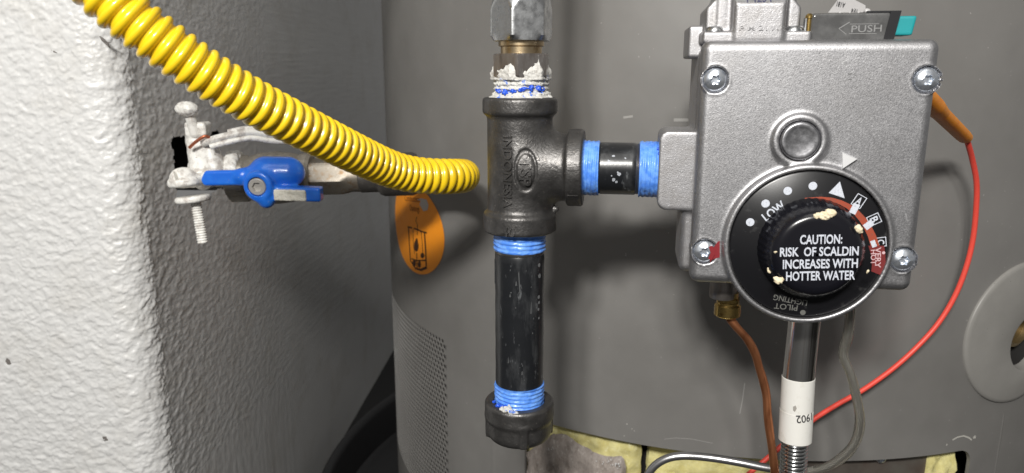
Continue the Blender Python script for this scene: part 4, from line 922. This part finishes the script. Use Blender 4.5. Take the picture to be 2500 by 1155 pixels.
fpt = [(2022, 31), (2048, -4), (2072, -8), (2113, 13), (2113, 30)]
pf = [VP(x, y, cd0+5-(31-y)*.02) for x, y in fpt]; pb = [p+EY*.35 for p in pf]; n_ = len(pf)
mesh('film_flag', (pf+pb, [list(range(n_)), [n_+i for i in range(n_)][::-1]]+[[i, (i+1) % n_, n_+(i+1) % n_, n_+i] for i in range(n_)]), m_flag, valve, sharp=20)
FF = lambda u, v, l: VW(u, cd0+4.2-l, v)
mesh('flag_text', join(text_on('A181', FF, VL(2065, 7, cd0+4), VL(2045, 3, cd0+4), 1.5, .01, .1), text_on('/24', FF, VL(2095, 23, cd0+4), VL(2080, 20, cd0+4), 1.1, .008, .1)), m_ink, valve)
mesh('film_fold', blob_patch([VP(2050, 31, cd0+2), VP(2075, 31, cd0+2), VP(2098, 30, cd0+2), VP(2115, 27, cd0+2), VP(2120, 28, cd0+2)], [.5, .5, .55, .9, .7], 3, .2, .3), m_flag, valve)
# outlet fitting for the pilot tube
po = VP(1766, 700, 22)
mesh('pilot_outlet', lathe([(5.2, -4.6), (5.4, -4.2), (5.4, 0), (5.4, 5)], po, (0, 0, 1), 40), m_hexworn, valve, sharp=40)

# ------------------------------------------------------------------ pilot tube, manifold, capillary, igniter wire
pil = thing('pilot_tube', VP(1885, 1150, 22), 'thin brown copper tube with a brass nut curving down from the valve', 'tube')
pn = VP(1777, 741, 22)
mesh('brass_nut', join(lathe([(4.0, 5), (4.0, 0)][::-1], pn, (0, 0, 1), 24), lathe([(4.9, -5.2), (5.35, -4.8), (5.35, -.6), (4.6, .2), (4.6, 1.0), (3.4, 1.2)], pn, (0, 0, 1), 60, lambda r, h, t: r), lathe([(4.9, 1.2), (5.1, 2.6), (3.6, 3.0)], pn, (0, 0, 1), 36, hexr(5.2, .2))), m_brassy, pil, sharp=35)
cp = [VP(x, y, d) for x, y, d in ((1777, 745, 22), (1780, 772, 22), (1797, 797, 22), (1825, 829, 23), (1843, 862, 24), (1853, 896, 25), (1863, 928, 25), (1871, 965, 25), (1874, 1010, 24), (1880, 1060, 23), (1887, 1110, 22), (1892, 1155, 22), (1897, 1200, 24))]
mesh('copper_pipe', tube(cp, 1.75, 18, .8, xr=lambda s, t: 1+.05*math.sin(s*.35)*math.cos(2*t)), m_copper, pil, sharp=60)
man = thing('manifold_tube', VP(1935, 1160, 26), 'chromed burner tube with a white label and ribbed lower part below the dial', 'tube')
ma, mb, mc_, md = VP(1968, 740, 26), VP(1949, 928, 26), VP(1941, 1070, 25), VP(1930, 1260, 25)
mdir = mb-ma; mdir /= np.linalg.norm(mdir)
MR = (VL(2003, 800, 26)[0]-VL(1925, 800, 26)[0])/2
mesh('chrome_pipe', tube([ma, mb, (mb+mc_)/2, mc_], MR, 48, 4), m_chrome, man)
ld_ = mc_-mb; LL = np.linalg.norm(ld_); ld_ /= LL
xf = -EY
labl = mesh('label', lathe([(MR+.18, -1.6), (MR+.38, -1.4), (MR+.4, LL*.5), (MR+.5, LL*.5+.1), (MR+.5, LL+.4), (MR+.2, LL+.6)], mb, ld_, 72, lambda r, h, t: r, caps=False, x=-EX), m_label, man)
ex_l = EX-ld_*EX.dot(ld_); ex_l /= np.linalg.norm(ex_l); ey_l = np.cross(ld_, ex_l)
ny = -EY-ld_*(-EY).dot(ld_); ny /= np.linalg.norm(ny)
def FL(u, v, l):                                     # u arc to the right, v down the label
    a = u/(MR+.5); return mb+ld_*v+(ex_l*math.sin(a)+ny*math.cos(a))*(MR+.56+l)
mesh('label_text', text_on('1902', FL, (5.7, LL*.47), (-1.7, LL*.50), -3.3, .012, .02), m_ink, labl)
mesh('label_smudge', join(flat([(-3.0, LL*.36), (-2.0, LL*.33), (-1.5, LL*.38), (-2.2, LL*.44), (-2.9, LL*.42)], FL, .02), flat([(-1, LL*.53), (.6, LL*.52), (.7, LL*.535), (-.8, LL*.545)], FL, .02)), M('smudge', (.33, .31, .28), .6), labl)
def rf(s): return MR*.80+.62*math.sin(2*math.pi*s/1.72)
mesh('ribbed_pipe', tube([mc_-ld_*1, (mc_+md)/2, md], rf, 40, .16), m_flex, man, sharp=180)
sl = thing('clear_sleeve_tube', VP(1990, 1145, 28), 'wavy clear sleeved thermocouple lead looping from the valve behind the burner tube', 'tube')
sp_ = [(2076, 745, 26), (2074, 790, 28), (2068, 825, 29), (2060, 852, 30), (2060, 876, 30), (2073, 905, 30), (2085, 945, 30), (2094, 985, 30), (2099, 1020, 30), (2095, 1060, 31), (2078, 1095, 32), (2045, 1125, 34), (2005, 1145, 37), (1960, 1155, 40)]
mesh('clear_sleeve', tube([VP(*p) for p in sp_], 2.0, 20, .8, xr=lambda s, t: 1+.10*math.sin(s*.22+1)*math.cos(2*t+s*.1)), m_clear, sl, sharp=70)
mesh('lead_core', tube([VP(*p) for p in sp_], 1.0, 12, 1.2), m_steelt, sl)
cap_ = [(1990, 1149, 39), (1930, 1150, 44), (1870, 1142, 48), (1800, 1128, 52), (1730, 1117, 54), (1670, 1113, 54), (1630, 1119, 54), (1600, 1136, 54), (1582, 1160, 54), (1572, 1190, 55)]
mesh('steel_lead', tube([VP(*p) for p in cap_], 2.0, 18, 1), m_steelt, sl)
wire = thing('igniter_wire', on_tank(1990, 1030, 12), 'thin red igniter wire with an orange boot curving down right of the valve', 'wire')
rw = [(2358, 336, 31), (2362, 346, 30), (2374, 390, 24), (2384, 445, 20), (2383, 510, 17), (2375, 585, 15), (2358, 655, 14), (2330, 725, 13), (2290, 790, 12), (2238, 848, 11), (2180, 900, 11), (2110, 950, 12), (2040, 990, 14), (1985, 1025, 17), (1930, 1070, 20), (1880, 1113, 22), (1825, 1160, 24), (1790, 1190, 24)]
mesh('red_lead', tube([on_tank(*p) for p in rw], 1.32, 16, 1), m_redwire, wire)
b0_, b1_ = VW(uR-3.5, 20, VL(2278, 196, 20)[1]), on_tank(2356, 336, 31.5)
bp_ = [b0_+(b1_-b0_)*k for k in (0, .3, .55, .8, 1)]; LB = np.linalg.norm(b1_-b0_)
mesh('boot', tube(bp_, lambda s: float(np.interp(s/LB, [0, .40, .52, .95, 1.0], [4.3, 4.1, 3.3, 3.15, 2.95])), 28, .5, xr=lambda s, t: 1+.10*math.cos(2*t)), m_orange, wire, sharp=45)
